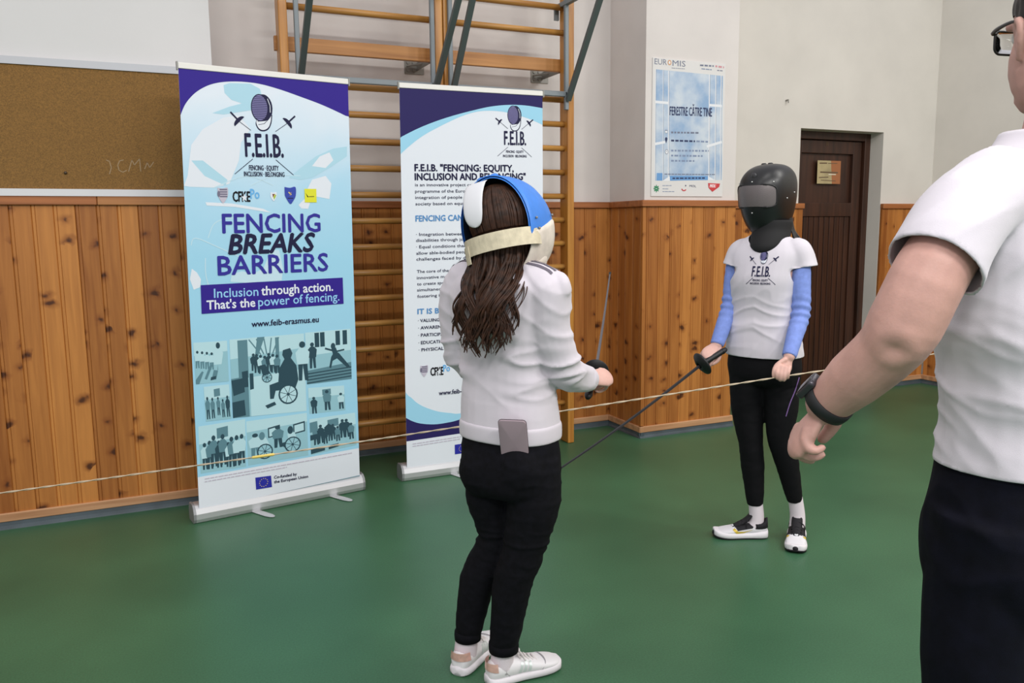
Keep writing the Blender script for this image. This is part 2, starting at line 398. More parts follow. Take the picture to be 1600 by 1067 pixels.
# door
D0, D1, DY = 4.624, 5.494, 5.005
door = struct(MB().box((D0,5.06,0), (D1,5.095,2.095)).build('door_1', DOORW))
b = MB(); b.box((D0,DY,0),(D0+.06,5.06,2.095)); b.box((D1-.06,DY,0),(D1,5.06,2.095)); b.box((D0+.06,DY,2.035),(D1-.06,5.06,2.095)); bevel(b.build('door_frame', DOORW, door), .004)
b = MB(); x0, x1 = D0+.07, D1-.07
b.box((x0,5.03,.01),(x0+.09,5.06,2.03)); b.box((x1-.09,5.03,.01),(x1,5.06,2.03)); b.box((x0+.09,5.03,.01),(x1-.09,5.06,.16)); b.box((x0+.09,5.03,1.43),(x1-.09,5.06,1.54)); b.box((x0+.09,5.03,1.93),(x1-.09,5.06,2.03))
n_ = 10
for i in range(n_):
    xa = x0+.09+(x1-x0-.18)*i/n_; b.box((xa+.003,5.042,.16),(xa+(x1-x0-.18)/n_-.003,5.06,1.43))
bevel(b.build('door_leaf', DOORW, door), .003)
b = MB(); b.box((x0+.02,5.018,.98),(x0+.06,5.03,1.14)); b.tube([(x0+.04,5.018,1.08,.009),(x0+.04,4.975,1.08,.009),(x0+.075,4.97,1.08,.009),(x0+.15,4.97,1.08,.008)], 8)
b.build('door_handle', BRACK, door, True)
DB = MB(); DB.box((5.035,5.028,1.99),(5.042,5.031,2.02)); DB.box((5.05,5.028,1.99),(5.057,5.031,2.02)); DB.build('number_plate', mat('faded_brass', (92,74,52), .5, .3), door)

# notice on the door
def sheet_place(x0, y, z0): return lambda u, v, l: Vector((x0+u, y-l, z0-v))
PB = mat('notice_paper', (176,160,120), .5, var=.08, vscale=9)
nt_ = tag(MB().box((4.952,5.0285,1.691),(5.2,5.0298,1.874)).build('notice', PB), 'beige paper notice with faded print stuck on the upper panel of the dark door', 'notice')
sh = Sheet(sheet_place(4.952,5.0284,1.874)); DK = mat('notice_ink', (104,84,62), .6); RD = mat('notice_rust', (164,104,64), .6); WH = mat('notice_white', (220,212,190), .6)
sh.poly([(.14,.0),(.248,.0),(.248,.183),(.16,.183)], RD)
sh.line([(.02,.022),(.1,.02)], .01, DK); sh.line([(.11,.022),(.21,.02)], .006, DK); sh.line([(.03,.092),(.22,.094)], .012, DK); sh.line([(.12,.108),(.2,.108)], .008, WH); sh.line([(.02,.135),(.12,.13)], .008, DK); sh.line([(.04,.155),(.2,.16)], .006, DK)
sh.build('printed_lines', nt_)
b = MB(); b.tube([(4.4666,4.88,2.2905,.006),(4.4666,4.855,2.2905,.006)], 8); b.tube([(4.4666,4.857,2.2905,.005),(4.4666,4.852,2.272,.004)], 8)
tag(b.build('wall_hook', BRACK, None, True), 'tiny metal hook screwed into the white wall left of the door', 'hook')

# ------------------------------------------------------------------ cork board
cb = tag(MB().box((-2.6,4.275,1.56),(.262,4.30,2.10)).build('notice_board', mat('cork', (128,94,48), .9, bump=.5, bscale=350, var=.16, vscale=260)), 'wide brown cork notice board in a grey metal edge on the left wall', 'notice board')
MB().box((-2.6,4.268,2.10),(.262,4.30,2.133)).build('frame_top', mat('frame_grey', (176,178,182), .45, .3), cb)
fb = MB().box((-2.6,4.262,1.528),(.262,4.30,1.56)).build('frame_bottom', mat('frame_white', (216,216,218), .45, .1), cb)
MB().box((.262,4.268,1.528),(.272,4.30,2.133)).build('frame_side', MATS['frame_grey'], cb)
sh = Sheet(sheet_place(0,4.2744,0)); CH = mat('chalk', (160,136,104), .95)
def chalk(*pts): sh.line([(u,-v) for u, v in pts], .0042, CH, 1)
C = [[(x,z) for x,_,z in q] for q in [
 [(-0.1255, 4.275, 1.6303),(-0.1153, 4.275, 1.6597),(-0.1213, 4.275, 1.6888),(-0.1343, 4.275, 1.6943)],
 [(-0.0617, 4.275, 1.696),(-0.0781, 4.275, 1.6927),(-0.0876, 4.275, 1.672),(-0.0839, 4.275, 1.6487),(-0.0682, 4.275, 1.6401),(-0.0513, 4.275, 1.6493)],
 [(-0.0436, 4.275, 1.6435),(-0.0263, 4.275, 1.6969),(-0.017, 4.275, 1.6735),(0.007, 4.275, 1.7036),(0.0085, 4.275, 1.6445)],
 [(0.0259, 4.275, 1.6567),(0.0389, 4.275, 1.6866),(0.0484, 4.275, 1.6631),(0.0669, 4.275, 1.6902)]]]
for q in C:
    sh = Sheet(sheet_place(0,4.2744,0)); chalk(*q); sh.build('chalk_stroke', cb)
b = MB(); b.ball((-.305,4.271,1.633), .007, .006, .007); b.build('push_pin', mat('pin_dark', (70,52,34), .4), cb, True)

# ------------------------------------------------------------------ poster
pz0, pz1, px0, px1 = 1.553, 2.395, 2.935, 3.492
pw, ph = px1-px0, pz1-pz0
poster = tag(MB().box((px0,4.373,pz0),(px1,4.38,pz1)).build('poster', PAPER), 'white and pale blue sky poster with window bars on the pillar wall', 'poster')
def pp(x, y): return (x/.6*pw, y*ph)
shp = Sheet(sheet_place(px0,4.3729,pz1))
def sky_mat():
    m = bpy.data.materials.new('printed_sky'); m.use_nodes = True; N = m.node_tree.nodes; Lk = m.node_tree.links; b_ = N['Principled BSDF']
    g = N.new('ShaderNodeNewGeometry'); n = N.new('ShaderNodeTexNoise'); n.inputs['Scale'].default_value = 7; n.inputs['Detail'].default_value = 5; Lk.new(g.outputs['Position'], n.inputs['Vector'])
    r = N.new('ShaderNodeValToRGB'); e = r.color_ramp.elements; e[0].position = .38; e[1].position = .66; e[0].color = rgb(138,168,202); e[1].color = rgb(198,208,218); Lk.new(n.outputs['Fac'], r.inputs[0]); Lk.new(r.outputs[0], b_.inputs['Base Color']); b_.inputs['Roughness'].default_value = .5
    return m
SKY = sky_mat(); PG = mat('print_grey', (120,126,144), .5); PWH = mat('print_white', (226,228,232), .5); PNV = mat('print_navy_ink', (56,64,96), .5); PRED = mat('print_red', (196,70,74), .5); PGR = mat('print_green', (28,128,84), .5); PBL = mat('print_blue_band', (110,156,206), .5); PPK = mat('print_pink', (204,150,156), .5)
Q = [pp(*q) for q in [(0.0227, 0.0816), (0.5797, 0.0896), (0.5918, 0.8729), (0.0277, 0.8863)]]
shp.poly(Q, SKY)
for x0_, x1_, wd in ((112,112,3),(165,163,2.2),(205,203,5),(500,497,6),(545,541,4),(585,580,4)):
    a, c_ = [pp(*q) for q in ([(0.0227, 0.0816), (0.082, 0.0837), (0.1271, 0.0849), (0.465, 0.0876), (0.5176, 0.0895), (0.5644, 0.0898)][(112,165,205,500,545,585).index(x0_)], [(0.0277, 0.8863), (0.0934, 0.8853), (0.1389, 0.8842), (0.4794, 0.8749), (0.5313, 0.8736), (0.5776, 0.8736)][(112,165,205,500,545,585).index(x0_)])]
    shp.line([a, c_], .0032*wd/2, PWH); shp.line([(a[0]+.004,a[1]),(c_[0]+.004,c_[1])], .0022, PG)
for (a, c_) in ([(0.0264, 0.3143), (0.1323, 0.3167)], [(0.4702, 0.3129), (0.5758, 0.3137)], [(0.0245, 0.618), (0.1078, 0.6009)], [(0.4538, 0.622), (0.5824, 0.5833)]): shp.line([pp(*a), pp(*c_)], .016, PWH)
shp.poly([pp(*q) for q in [(0.1497, 0.8477), (0.4705, 0.845), (0.4712, 0.8732), (0.1492, 0.8848)]], PBL)
shp.poly([pp(*q) for q in [(0.0437, 0.8292), (0.089, 0.829), (0.0899, 0.8844), (0.0424, 0.8846)]], PBL)
shp.poly([pp(*q) for q in [(0.09, 0.8865), (0.1485, 0.8498), (0.1515, 0.8857)]], PWH); shp.poly([pp(*q) for q in [(0.4705, 0.845), (0.5361, 0.8744), (0.47, 0.8753)]], PWH)
a, c_ = [pp(*q) for q in [(0.1417, 0.4033), (0.4919, 0.396)]]; shp.text('FERESTRE C\u0102TRE TINE', a, c_, .052, PNV, bold=.0012)
a, c_ = [pp(*q) for q in [(0.0132, 0.0464), (0.1117, 0.046)]]; shp.text('EUR', a, c_, .034, PG)
a, c_ = [pp(*q) for q in [(0.1569, 0.0472), (0.2625, 0.0464)]]; shp.text('MIS', a, c_, .034, PG)
c_ = pp(*[(0.1328, 0.0262)][0]); shp.oval(c_, .014, .016, mat('print_orange', (206,160,120), .5)); shp.oval(c_, .007, .009, PWH)
def blur(a, c_, hgt, m, seed, wmin=.012, wmax=.03):
    """row of word sized dashes, print too small to read"""
    rr = random.Random(seed); u = 0; L_ = math.hypot(c_[0]-a[0], c_[1]-a[1])
    while u < L_-.004:
        wd = min(rr.uniform(wmin, wmax), L_-u); p0 = (a[0]+(c_[0]-a[0])*u/L_, a[1]+(c_[1]-a[1])*u/L_); p1 = (a[0]+(c_[0]-a[0])*(u+wd)/L_, a[1]+(c_[1]-a[1])*(u+wd)/L_)
        shx.line([p0, p1], hgt, m, shx.k+2); u += wd+hgt*.8
shx = shp
DM = mat('print_dim', (132,146,172), .5)
for k, (q, m_, h_) in enumerate([([(0.3825, 0.0261), (0.4985, 0.0235)], PG, .010), ([(0.5125, 0.0233), (0.5864, 0.0264)], PPK, .012), ([(0.3946, 0.0506), (0.4816, 0.0515)], DM, .006), ([(0.5284, 0.0527), (0.5788, 0.0527)], PG, .006),
    ([(0.1542, 0.5287), (0.3816, 0.5228)], PG, .011), ([(0.1553, 0.5879), (0.354, 0.5864)], PNV, .011), ([(0.3656, 0.5857), (0.4647, 0.5861)], DM, .011), ([(0.1566, 0.6615), (0.4721, 0.6542)], DM, .011), ([(0.1573, 0.6983), (0.4203, 0.6944)], DM, .011), ([(0.1579, 0.7363), (0.3512, 0.7333)], DM, .011),
    ([(0.1062, 0.8364), (0.5292, 0.8317)], PG, .006), ([(0.1717, 0.8662), (0.4474, 0.8596)], PNV, .009), ([(0.0906, 0.9214), (0.1647, 0.9202)], DM, .004), ([(0.091, 0.9451), (0.1422, 0.9449)], DM, .004), ([(0.0913, 0.9656), (0.1884, 0.9647)], DM, .004), ([(0.1492, 0.063), (0.2571, 0.062)], PG, .003)]):
    blur(pp(*q[0]), pp(*q[1]), h_, m_, k)
g_ = pp(*[(0.1153, 0.578)][0]); shp.oval((g_[0],g_[1]), .009, .011, PNV); shp.poly([(g_[0]-.008,g_[1]+.006),(g_[0]+.008,g_[1]+.006),(g_[0],g_[1]+.028)], PNV)
g_ = pp(*[(0.1204, 0.6717)][0]); shp.oval(g_, .013, .015, PG); shp.oval(g_, .010, .012, PWH); shp.line([(g_[0],g_[1]-.007),g_,(g_[0]+.005,g_[1])], .0025, PG)
g_ = pp(*[(0.1144, 0.5241)][0]); shp.poly([(g_[0]-.01,g_[1]-.01),(g_[0]+.01,g_[1]-.01),(g_[0]+.01,g_[1]+.01),(g_[0]-.01,g_[1]+.01)], PG); shp.poly([(g_[0]-.008,g_[1]-.005),(g_[0]+.008,g_[1]-.005),(g_[0]+.008,g_[1]+.008),(g_[0]-.008,g_[1]+.008)], PWH)
g_ = pp(*[(0.0411, 0.9441)][0])
for k in range(8):
    a_ = k*math.pi/4+math.pi/8*0; shp.line([(g_[0]+.004*math.cos(a_),g_[1]+.004*math.sin(a_)),(g_[0]+.021*math.cos(a_),g_[1]+.023*math.sin(a_))], .006, PGR)
for sx_ in (-1,1):
    shp.line([(g_[0]+sx_*.004,g_[1]-.012),(g_[0]+sx_*.016,g_[1]-.006)], .004, PGR); shp.line([(g_[0]+sx_*.004,g_[1]+.012),(g_[0]+sx_*.016,g_[1]+.006)], .004, PGR)
sm = [pp(*q) for q in [(0.249, 0.9434), (0.2584, 0.9555), (0.2723, 0.957), (0.2861, 0.9491)]]; shp.line(sm, .007, PRED); g_ = pp(*[(0.282, 0.9192)][0]); shp.oval(g_, .004, .005, PNV)
a, c_ = [pp(*q) for q in [(0.3146, 0.9281), (0.3705, 0.9299)]]; shp.text('MOL', a, c_, .013, PNV)
shp.poly([pp(*q) for q in [(0.4717, 0.8972), (0.5758, 0.8999), (0.5693, 0.9244), (0.511, 0.9637), (0.4773, 0.9336)]], PRED); shp.poly([pp(*q) for q in [(0.4819, 0.9313), (0.4872, 0.9039), (0.5451, 0.9044), (0.5386, 0.931)]], mat('print_rose', (222,120,120), .5))
a, c_ = [pp(*q) for q in [(0.4878, 0.929), (0.535, 0.929)]]; shp.text('MOL', a, c_, .018, PWH, slant=.2, bold=.0008)
shp.build('print', poster)

# ------------------------------------------------------------------ wall bars
LY0, LY1 = 4.445, 4.55
def wall_bars(x0, x1, label):
    t = thing('wall_bars', label, 'wall bars', ((x0+x1)/2,4.5,0), 'wooden wall bars behind the banners')
    for xa, xb in ((x0,x0+.045),(x1-.045,x1)):
        bevel(MB().box((xa,LY0,0),(xb,LY1,3.2)).build('rail', RAIL, t), .006)
    zs = [.2595+.1437*k for k in range(14)]+[2.517,2.662,2.807,2.95,3.09]
    for z in zs:
        r0 = .0175
        MB().loft([[(x, 4.497+.019*math.cos(2*math.pi*j/14), z+r0*math.sin(2*math.pi*j/14)) for j in range(14)] for x in (x0+.03,x1-.03)]).build('rung', RUNG, t, True)
    bevel(MB().box((x0-.012,LY1-.012,2.300),(x1-.02,LY1+.018,2.374)).build('cross_board', grain('cross_board_wood%.1f' % x0, (158,104,50), (194,138,76), 'X'), t), .003)
    br = MB(); xb = x1-.045; pz = 2.318
    br.box((xb-.075,4.792,pz-.042),(xb+.045,4.80,pz+.042)); br.box((xb+.0,4.55,pz-.022),(xb+.006,4.792,pz+.022)); br.box((xb+.0,4.55,pz-.022),(xb+.04,4.556,pz+.022))
    for u in (-.055,-.02):
        for q in (-.022,.022): br.disc((xb+u,4.789,pz+q), (0,1,0), .010, .006, 12)
    br.tube([(xb-.06,4.786,pz,.006),(xb+.0,4.70,pz,.006)], 8)
    br.build('bracket', BRACK, t)
    return t
wall_bars(.703, 1.594, 'wooden wall bars on the left, beside the cork board')
wall_bars(1.598, 2.424, 'wooden wall bars on the right, beside the pillar panelling')
def pull_frame(x0, x1, ybr, label, up):
    t = thing('pull_up_frame', label, 'gym frame', ((x0+x1)/2,4.43,2.1), 'grey steel frames hooked on the wall bars')
    for xa in (x0, x1):
        bevel(MB().box((xa-.012,4.418,2.06),(xa+.012,4.443,2.70+up)).build('upright', STEEL, t), .003, 1)
        MB().bar((xa+.004,4.415,2.115), (xa+.004,4.415-1.15*ybr,2.115+.47*1.15), .024, .03, (1,0,0)).build('brace', STEELD, t)
        MB().bar((xa,4.43,2.672+up), (xa,4.30,2.672+up), .022, .03, (1,0,0)).bar((xa,4.31,2.672+up),(xa,3.97,2.66+up), .0215, .0295, (1,0,0)).build('arm', STEEL, t)
        h = MB().box((xa-.016,4.40,2.66+up),(xa+.012,4.56,2.684+up)); h.box((xa-.016,4.545,2.60+up),(xa+.012,4.56,2.684+up)); h.build('hook', STEEL, t)
    bevel(MB().box((x0,4.418,2.136),(x1,4.443,2.166)).build('crossbar', STEEL, t), .003, 1)
    return t
pull_frame(.79, 1.525, .47, 'grey steel pull-up frame clamped on the left wall bars', .145)
pull_frame(1.630, 2.362, .358, 'grey steel pull-up frame clamped on the right wall bars', 0)

# ================================================================== ROLL-UP BANNERS
PURP = mat('print_purple', (54,38,140), .5); NAVY = mat('print_navy', (44,38,92), .5); INK = mat('print_ink', (34,34,66), .5); BLUT = mat('print_blue_text', (56,52,150), .5)
CYAN = mat('print_light_blue', (158,212,236), .5); PALE = mat('print_pale', (226,232,240), .5); LTX = mat('print_light_text', (150,204,240), .5); STB = mat('print_steel_blue', (86,142,196), .5)
P1 = mat('print_cyan_a', (176,216,232), .5); P2 = mat('print_cyan_b', (198,226,238), .5); P3 = mat('print_cyan_c', (160,208,228), .5)
D1 = mat('photo_dark', (50,78,90), .5); D2 = mat('photo_mid', (96,136,148), .5); D3 = mat('photo_light', (150,196,208), .5); D4 = mat('photo_pale', (186,222,230), .5)
EUB = mat('flag_blue', (48,52,160), .5); YEL = mat('flag_yellow', (226,206,90), .5); LIME = mat('logo_yellow', (224,224,60), .5); BLK = mat('logo_black', (22,22,28), .5); SKB = mat('logo_sky', (110,180,232), .5); SHG = mat('logo_grey', (120,116,136), .5); SHP = mat('logo_pale', (196,190,204), .5); SHB = mat('logo_blue', (60,78,170), .5)
for _k, _m in MATS.items():
    if _k.startswith(('print_','photo_','flag_','logo_')): _m.node_tree.nodes['Principled BSDF'].inputs['Specular IOR Level'].default_value = .15
def banner_sheet_mat():
    m = bpy.data.materials.new('banner_print_gradient'); m.use_nodes = True; N = m.node_tree.nodes; Lk = m.node_tree.links; b_ = N['Principled BSDF']
    uv = N.new('ShaderNodeUVMap'); s = N.new('ShaderNodeSeparateXYZ'); Lk.new(uv.outputs[0], s.inputs[0])
    n = N.new('ShaderNodeTexNoise'); n.inputs['Scale'].default_value = 3.0; n.inputs['Detail'].default_value = 2; Lk.new(uv.outputs[0], n.inputs['Vector'])
    a = N.new('ShaderNodeMath'); a.operation = 'MULTIPLY_ADD'; Lk.new(n.outputs['Fac'], a.inputs[0]); a.inputs[1].default_value = .35; Lk.new(s.outputs[1], a.inputs[2])
    r = N.new('ShaderNodeValToRGB'); e = r.color_ramp.elements; e[0].position = .25; e[0].color = rgb(222,232,242); e[1].position = .75; e[1].color = rgb(172,216,238)
    x = e.new(1.0); x.color = rgb(158,212,236)
    Lk.new(a.outputs[0], r.inputs[0]); Lk.new(r.outputs[0], b_.inputs['Base Color']); b_.inputs['Roughness'].default_value = .5
    return m
def banner(label, TL, TR, BR, BL_, sheet_m, feet, c0, c1):
    """roll-up banner standing on the floor; c0,c1 = ends of the base on the floor"""
    TL, TR, BR, BL_ = map(Vector, (TL, TR, BR, BL_)); c0, c1 = Vector(c0), Vector(c1); d = (c1-c0).normalized(); n = Vector((d.y,-d.x,0)); Z = Vector((0,0,1))
    t = thing('roll_up_banner', label, 'banner', (c0+c1)/2)
    prof = [(0,0),(.005,.004),(.012,.02),(.013,.045),(.005,.068),(-.012,.084),(-.03,.088),(-.075,.084),(-.09,.06),(-.092,.02),(-.088,0)]
    cas = MB().mat(ALU).loft([[c+n*a+Z*h for a, h in prof] for c in (c0, c1)])
    cs = cas.build('base', None, t); bevel(cs, .002, 1)
    EC = mat('end_cap', (150,152,154), .45, .4)
    for c, s in ((c0,-1),(c1,1)):
        MB().loft([[c+d*(s*o)+n*(a*k-.0)+Z*(h*k+.0005) for a, h in prof] for o, k in ((-.001,1.02),(.008,1.02),(.010,.99))]).build('end_cap', EC, t)
    for s in feet:
        p = c0+(c1-c0)*s; st = []
        for a, wd in ((-.03,.02),(.10,.02),(.125,.014),(.135,.0)):
            st.append((a, max(wd,.004)))
        ft = MB()
        sk = d*.35
        ft.loft([[p+n*a+sk*a+d*w_+Z*h for w_, h in ((-wd,.002),(wd,.002),(wd,.006),(-wd,.006))] for a, wd in st]); bevel(ft.build('foot', ALU, t), .001, 1)
    MB().tube([tuple(c0.lerp(c1,.5)-n*.05+Z*.05)+(.008,), tuple(TL.lerp(TR,.5)-n*.03+Z*.0)+(.007,)], 10).build('pole', ALU, t, True)
    tl, tr = TL+Z*.017, TR+Z*.017
    rl_ = MB().bar(TL+Z*.010-d*.002-n*.001, TR+Z*.010+d*.002-n*.001, .012, .026); bevel(rl_.build('top_rail', WHITEP, t), .002, 1)
    for c, s in ((TL,-1),(TR,1)): MB().bar(c+Z*.008+d*(s*.002)-n*.001, c+Z*.008+d*(s*.008)-n*.001, .016, .036).build('rail_cap', mat('cap_grey', (150,150,146), .5), t)
    def place(u, v, l=0):
        a, b_ = u/.8, v/2.0
        return TL*(1-a)*(1-b_)+TR*a*(1-b_)+BR*a*b_+BL_*(1-a)*b_+n*(l+.0004)
    g = MB(); nu, nv = 8, 20
    for k in (0, -.0012): g.add([place(.8*i/nu, 2*j/nv, k-.0004) for j in range(nv+1) for i in range(nu+1)], [(j*(nu+1)+i, j*(nu+1)+i+1, (j+1)*(nu+1)+i+1, (j+1)*(nu+1)+i) for j in range(nv) for i in range(nu)])
    bot = [BL_-n*.0, BR-n*.0]; g.add([BL_, BR, c1-n*.02+Z*.07, c0-n*.02+Z*.07], [(0,1,2,3)])
    pn = g.build('printed_panel', sheet_m, t, recalc=False)
    uvl = pn.data.uv_layers.new(name='UVMap')
    tot = (nu+1)*(nv+1)
    for lp in pn.data.loops:
        vi = lp.vertex_index
        uvl.data[lp.index].uv = ((vi % tot) % (nu+1)/nu*.8, ((vi % tot)//(nu+1))/nv*2) if vi < 2*tot else (.4, 2)
    return t, pn, place, n
B1_, pn1, pl1, n1 = banner('light blue roll-up banner with a purple top and photo collage, nearest the cork board',
    (.188,3.965,2.075), (.967,4.096,2.074), (.952,4.093,.086), (.154,3.959,.062), banner_sheet_mat(), (.33,.80), (.136,3.957,0), (.968,4.097,0))
B2_, pn2, pl2, n2 = banner('white roll-up banner with a navy arch on top, behind the person in the blue mask',
    (1.245,4.15,2.083), (2.063,4.15,2.087), (2.06,4.15,.065), (1.227,4.15,.065), PALE, (.33,.80), (1.205,4.148,0), (2.082,4.15,0))

def spline(pts, k=6):
    out = []
    for i in range(len(pts)-1):
        p0, p1, p2, p3 = pts[max(i-1,0)], pts[i], pts[i+1], pts[min(i+2,len(pts)-1)]
        for s in range(k):
            t = s/k; out.append(tuple(.5*(2*b_+(c_-a_)*t+(2*a_-5*b_+4*c_-d_)*t*t+(3*b_-a_-3*c_+d_)*t**3) for a_, b_, c_, d_ in zip(p0,p1,p2,p3)))
    out.append(pts[-1]); return out
def emblem(sh, c, s, fmask=True):
    """fencing mask above crossed foils; c = mask centre, s = half height of the mask mesh"""
    X = lambda x, y: (c[0]+x*s, c[1]+y*s)
    bib = spline([X(-.25,.85), X(-.35,1.2), X(-.15,1.6), X(.2,1.72), X(.6,1.55), X(.85,1.1), X(.95,.45)])
    sh.poly(bib, INK); sh.poly([(c[0]+(p[0]-c[0])*.9+.02*s, c[1]+(p[1]-c[1])*.95-.02*s) for p in bib], PALE)
    sh.line([X(-.15,1.25), X(.3,1.15), X(.7,.75)], .04*s, INK); sh.line([X(-.2,1.0), X(.25,.95), X(.68,.55)], .04*s, INK)
    sh.oval(X(.28,-.02), .70*s, .98*s, INK); sh.poly(spline([X(.25,-.93), X(.55,-.7), X(.78,-.2), X(.8,.4), X(.93,.4), X(.95,-.1), X(.75,-.7), X(.45,-.98)], 4), INK)
    sh.line([X(.62,-.7),X(.80,-.2),X(.80,.3)], .05*s, PALE)
    sh.oval(X(0,0), .66*s, 1.0*s, INK); sh.oval(X(0,0), .58*s, .92*s, mat('emblem_mesh', (120,116,168), .5))
    for k in range(-6,7):
        h = math.sqrt(max(0,1-(k/7)**2))*.56*s; sh.line([(c[0]-h,c[1]+k*.13*s),(c[0]+h,c[1]+k*.13*s)], .05*s, INK)
def foil_icon(sh, a, g, b_, wd, m):
    """pommel a, guard g, blade end b_"""
    sh.line([a, g], wd*2.2, m); sh.line([g, b_], wd*.7, m)
    dx, dy = g[0]-a[0], g[1]-a[1]; L_ = math.hypot(dx,dy); dx, dy = dx/L_, dy/L_; nx, ny = -dy, dx; h = L_*.55
    sh.poly([(g[0]+nx*h*math.cos(t)+dx*h*.55*math.sin(t)*-1, g[1]+ny*h*math.cos(t)-dy*h*.55*math.sin(t)) for t in [math.pi*i/12 for i in range(13)]], m)
def star(sh, c, r, m):
    sh.poly([(c[0]+r*(1 if k%2==0 else .4)*math.sin(k*math.pi/5), c[1]-r*(1 if k%2==0 else .4)*math.cos(k*math.pi/5)) for k in range(10)], m, sh.k+2)
def euflag(sh, q):
    sh.poly(q, EUB)
    cx = sum(p[0] for p in q)/4; cy_ = sum(p[1] for p in q)/4; r = abs(q[3][1]-q[0][1])*.33
    for k in range(12): star(sh, (cx+r*math.sin(k*math.pi/6), cy_-r*math.cos(k*math.pi/6)), r*.17, YEL)
def logos(sh, q, full=True):
    """shield, CFKE Po, small crest, blue shield, yellow card: q = their boxes (u0,v0,u1,v1)"""
    def shield(b, m):
        u0,v0,u1,v1 = b; w_, h_ = u1-u0, v1-v0
        sh.poly(spline([(u0,v0),(u0+.5*w_,v0+.05*h_),(u1,v0),(u1,v0+.5*h_),(u0+.75*w_,v0+.82*h_),(u0+.5*w_,v1),(u0+.25*w_,v0+.82*h_),(u0,v0+.5*h_)],3), m)
    b = q[0]; shield(b, SHP); w_, h_ = b[2]-b[0], b[3]-b[1]
    for k in range(4): sh.line([(b[0]+.2*w_,b[1]+(.12+.15*k)*h_),(b[0]+.95*w_,b[1]+(.12+.15*k)*h_)], h_*.10, SHG)
    sh.oval((b[0]+.1*w_,b[1]+.4*h_), .14*w_, .2*h_, SHG)
    b = q[1]; w_, h_ = b[2]-b[0], b[3]-b[1]; sh.text('CFKE', (b[0],b[3]), (b[2],b[3]), h_, BLK, bold=h_*.035)
    sh.poly([(b[0]+(.66+.2*r_*math.sin(k*math.pi/5))*w_, b[1]+(.62-.42*r_*math.cos(k*math.pi/5))*h_) for k, r_ in enumerate([1,.4]*5)], PALE)
    b = q[2]; sh.text('Po', (b[0],b[3]), (b[2],b[3]), (b[3]-b[1])*.95, SKB, bold=.0012)
    b = q[3]; w_, h_ = b[2]-b[0], b[3]-b[1]; shield(b, PALE)
    sh.poly([(b[0]+.3*w_,b[1]+.2*h_),(b[0]+.8*w_,b[1]+.2*h_),(b[0]+.4*w_,b[1]+.6*h_)], mat('crest_brown',(110,60,50),.5)); sh.poly([(b[0]+.8*w_,b[1]+.25*h_),(b[0]+.95*w_,b[1]+.35*h_),(b[0]+.6*w_,b[1]+.85*h_),(b[0]+.45*w_,b[1]+.6*h_)], mat('crest_green',(150,190,70),.5)); sh.line([(b[0]+.7*w_,b[1]+.25*h_),(b[0]+.5*w_,b[1]+.6*h_)], .1*w_, YEL)
    if not full: return
    b = q[4]; w_, h_ = b[2]-b[0], b[3]-b[1]; shield(b, SHB); sh.line([(b[0]+.35*w_,b[1]+.3*h_),(b[0]+.6*w_,b[1]+.45*h_)], .1*w_, YEL); sh.line([(b[0]+.6*w_,b[1]+.3*h_),(b[0]+.45*w_,b[1]+.5*h_)], .07*w_, mat('crest_tan',(150,120,120),.5)); sh.line([(b[0]+.25*w_,b[1]+.66*h_),(b[0]+.75*w_,b[1]+.66*h_)], .08*w_, INK)
    b = q[5]; w_, h_ = b[2]-b[0], b[3]-b[1]; sh.poly([(b[0],b[1]),(b[2],b[1]),(b[2],b[3]),(b[0],b[3])], LIME); sh.poly([(b[0]+.08*w_,b[1]+.3*h_),(b[0]+.35*w_,b[1]+.62*h_),(b[0]+.22*w_,b[1]+.62*h_)], BLK); sh.line([(b[0]+.35*w_,b[1]+.58*h_),(b[0]+.8*w_,b[1]+.56*h_)], .05*h_, BLK)

# ---- banner with the collage
s1 = Sheet(pl1); s1.umax = .8
arc = spline([(-0.011, 0.2398), (-0.0033, 0.2109), (0.0236, 0.1521), (0.0665, 0.1025), (0.1175, 0.0687), (0.1686, 0.0497), (0.2288, 0.0391), (0.2987, 0.0355), (0.3699, 0.0397), (0.4607, 0.0568), (0.5541, 0.0808), (0.6503, 0.1074), (0.7293, 0.1344), (0.7898, 0.1576)])
arc[0] = (0,arc[0][1]); arc[-1] = (.8,arc[-1][1])
for a_, b_ in zip(arc, arc[1:]): s1.poly([(a_[0],0),(b_[0],0),b_,a_], PURP, 3)
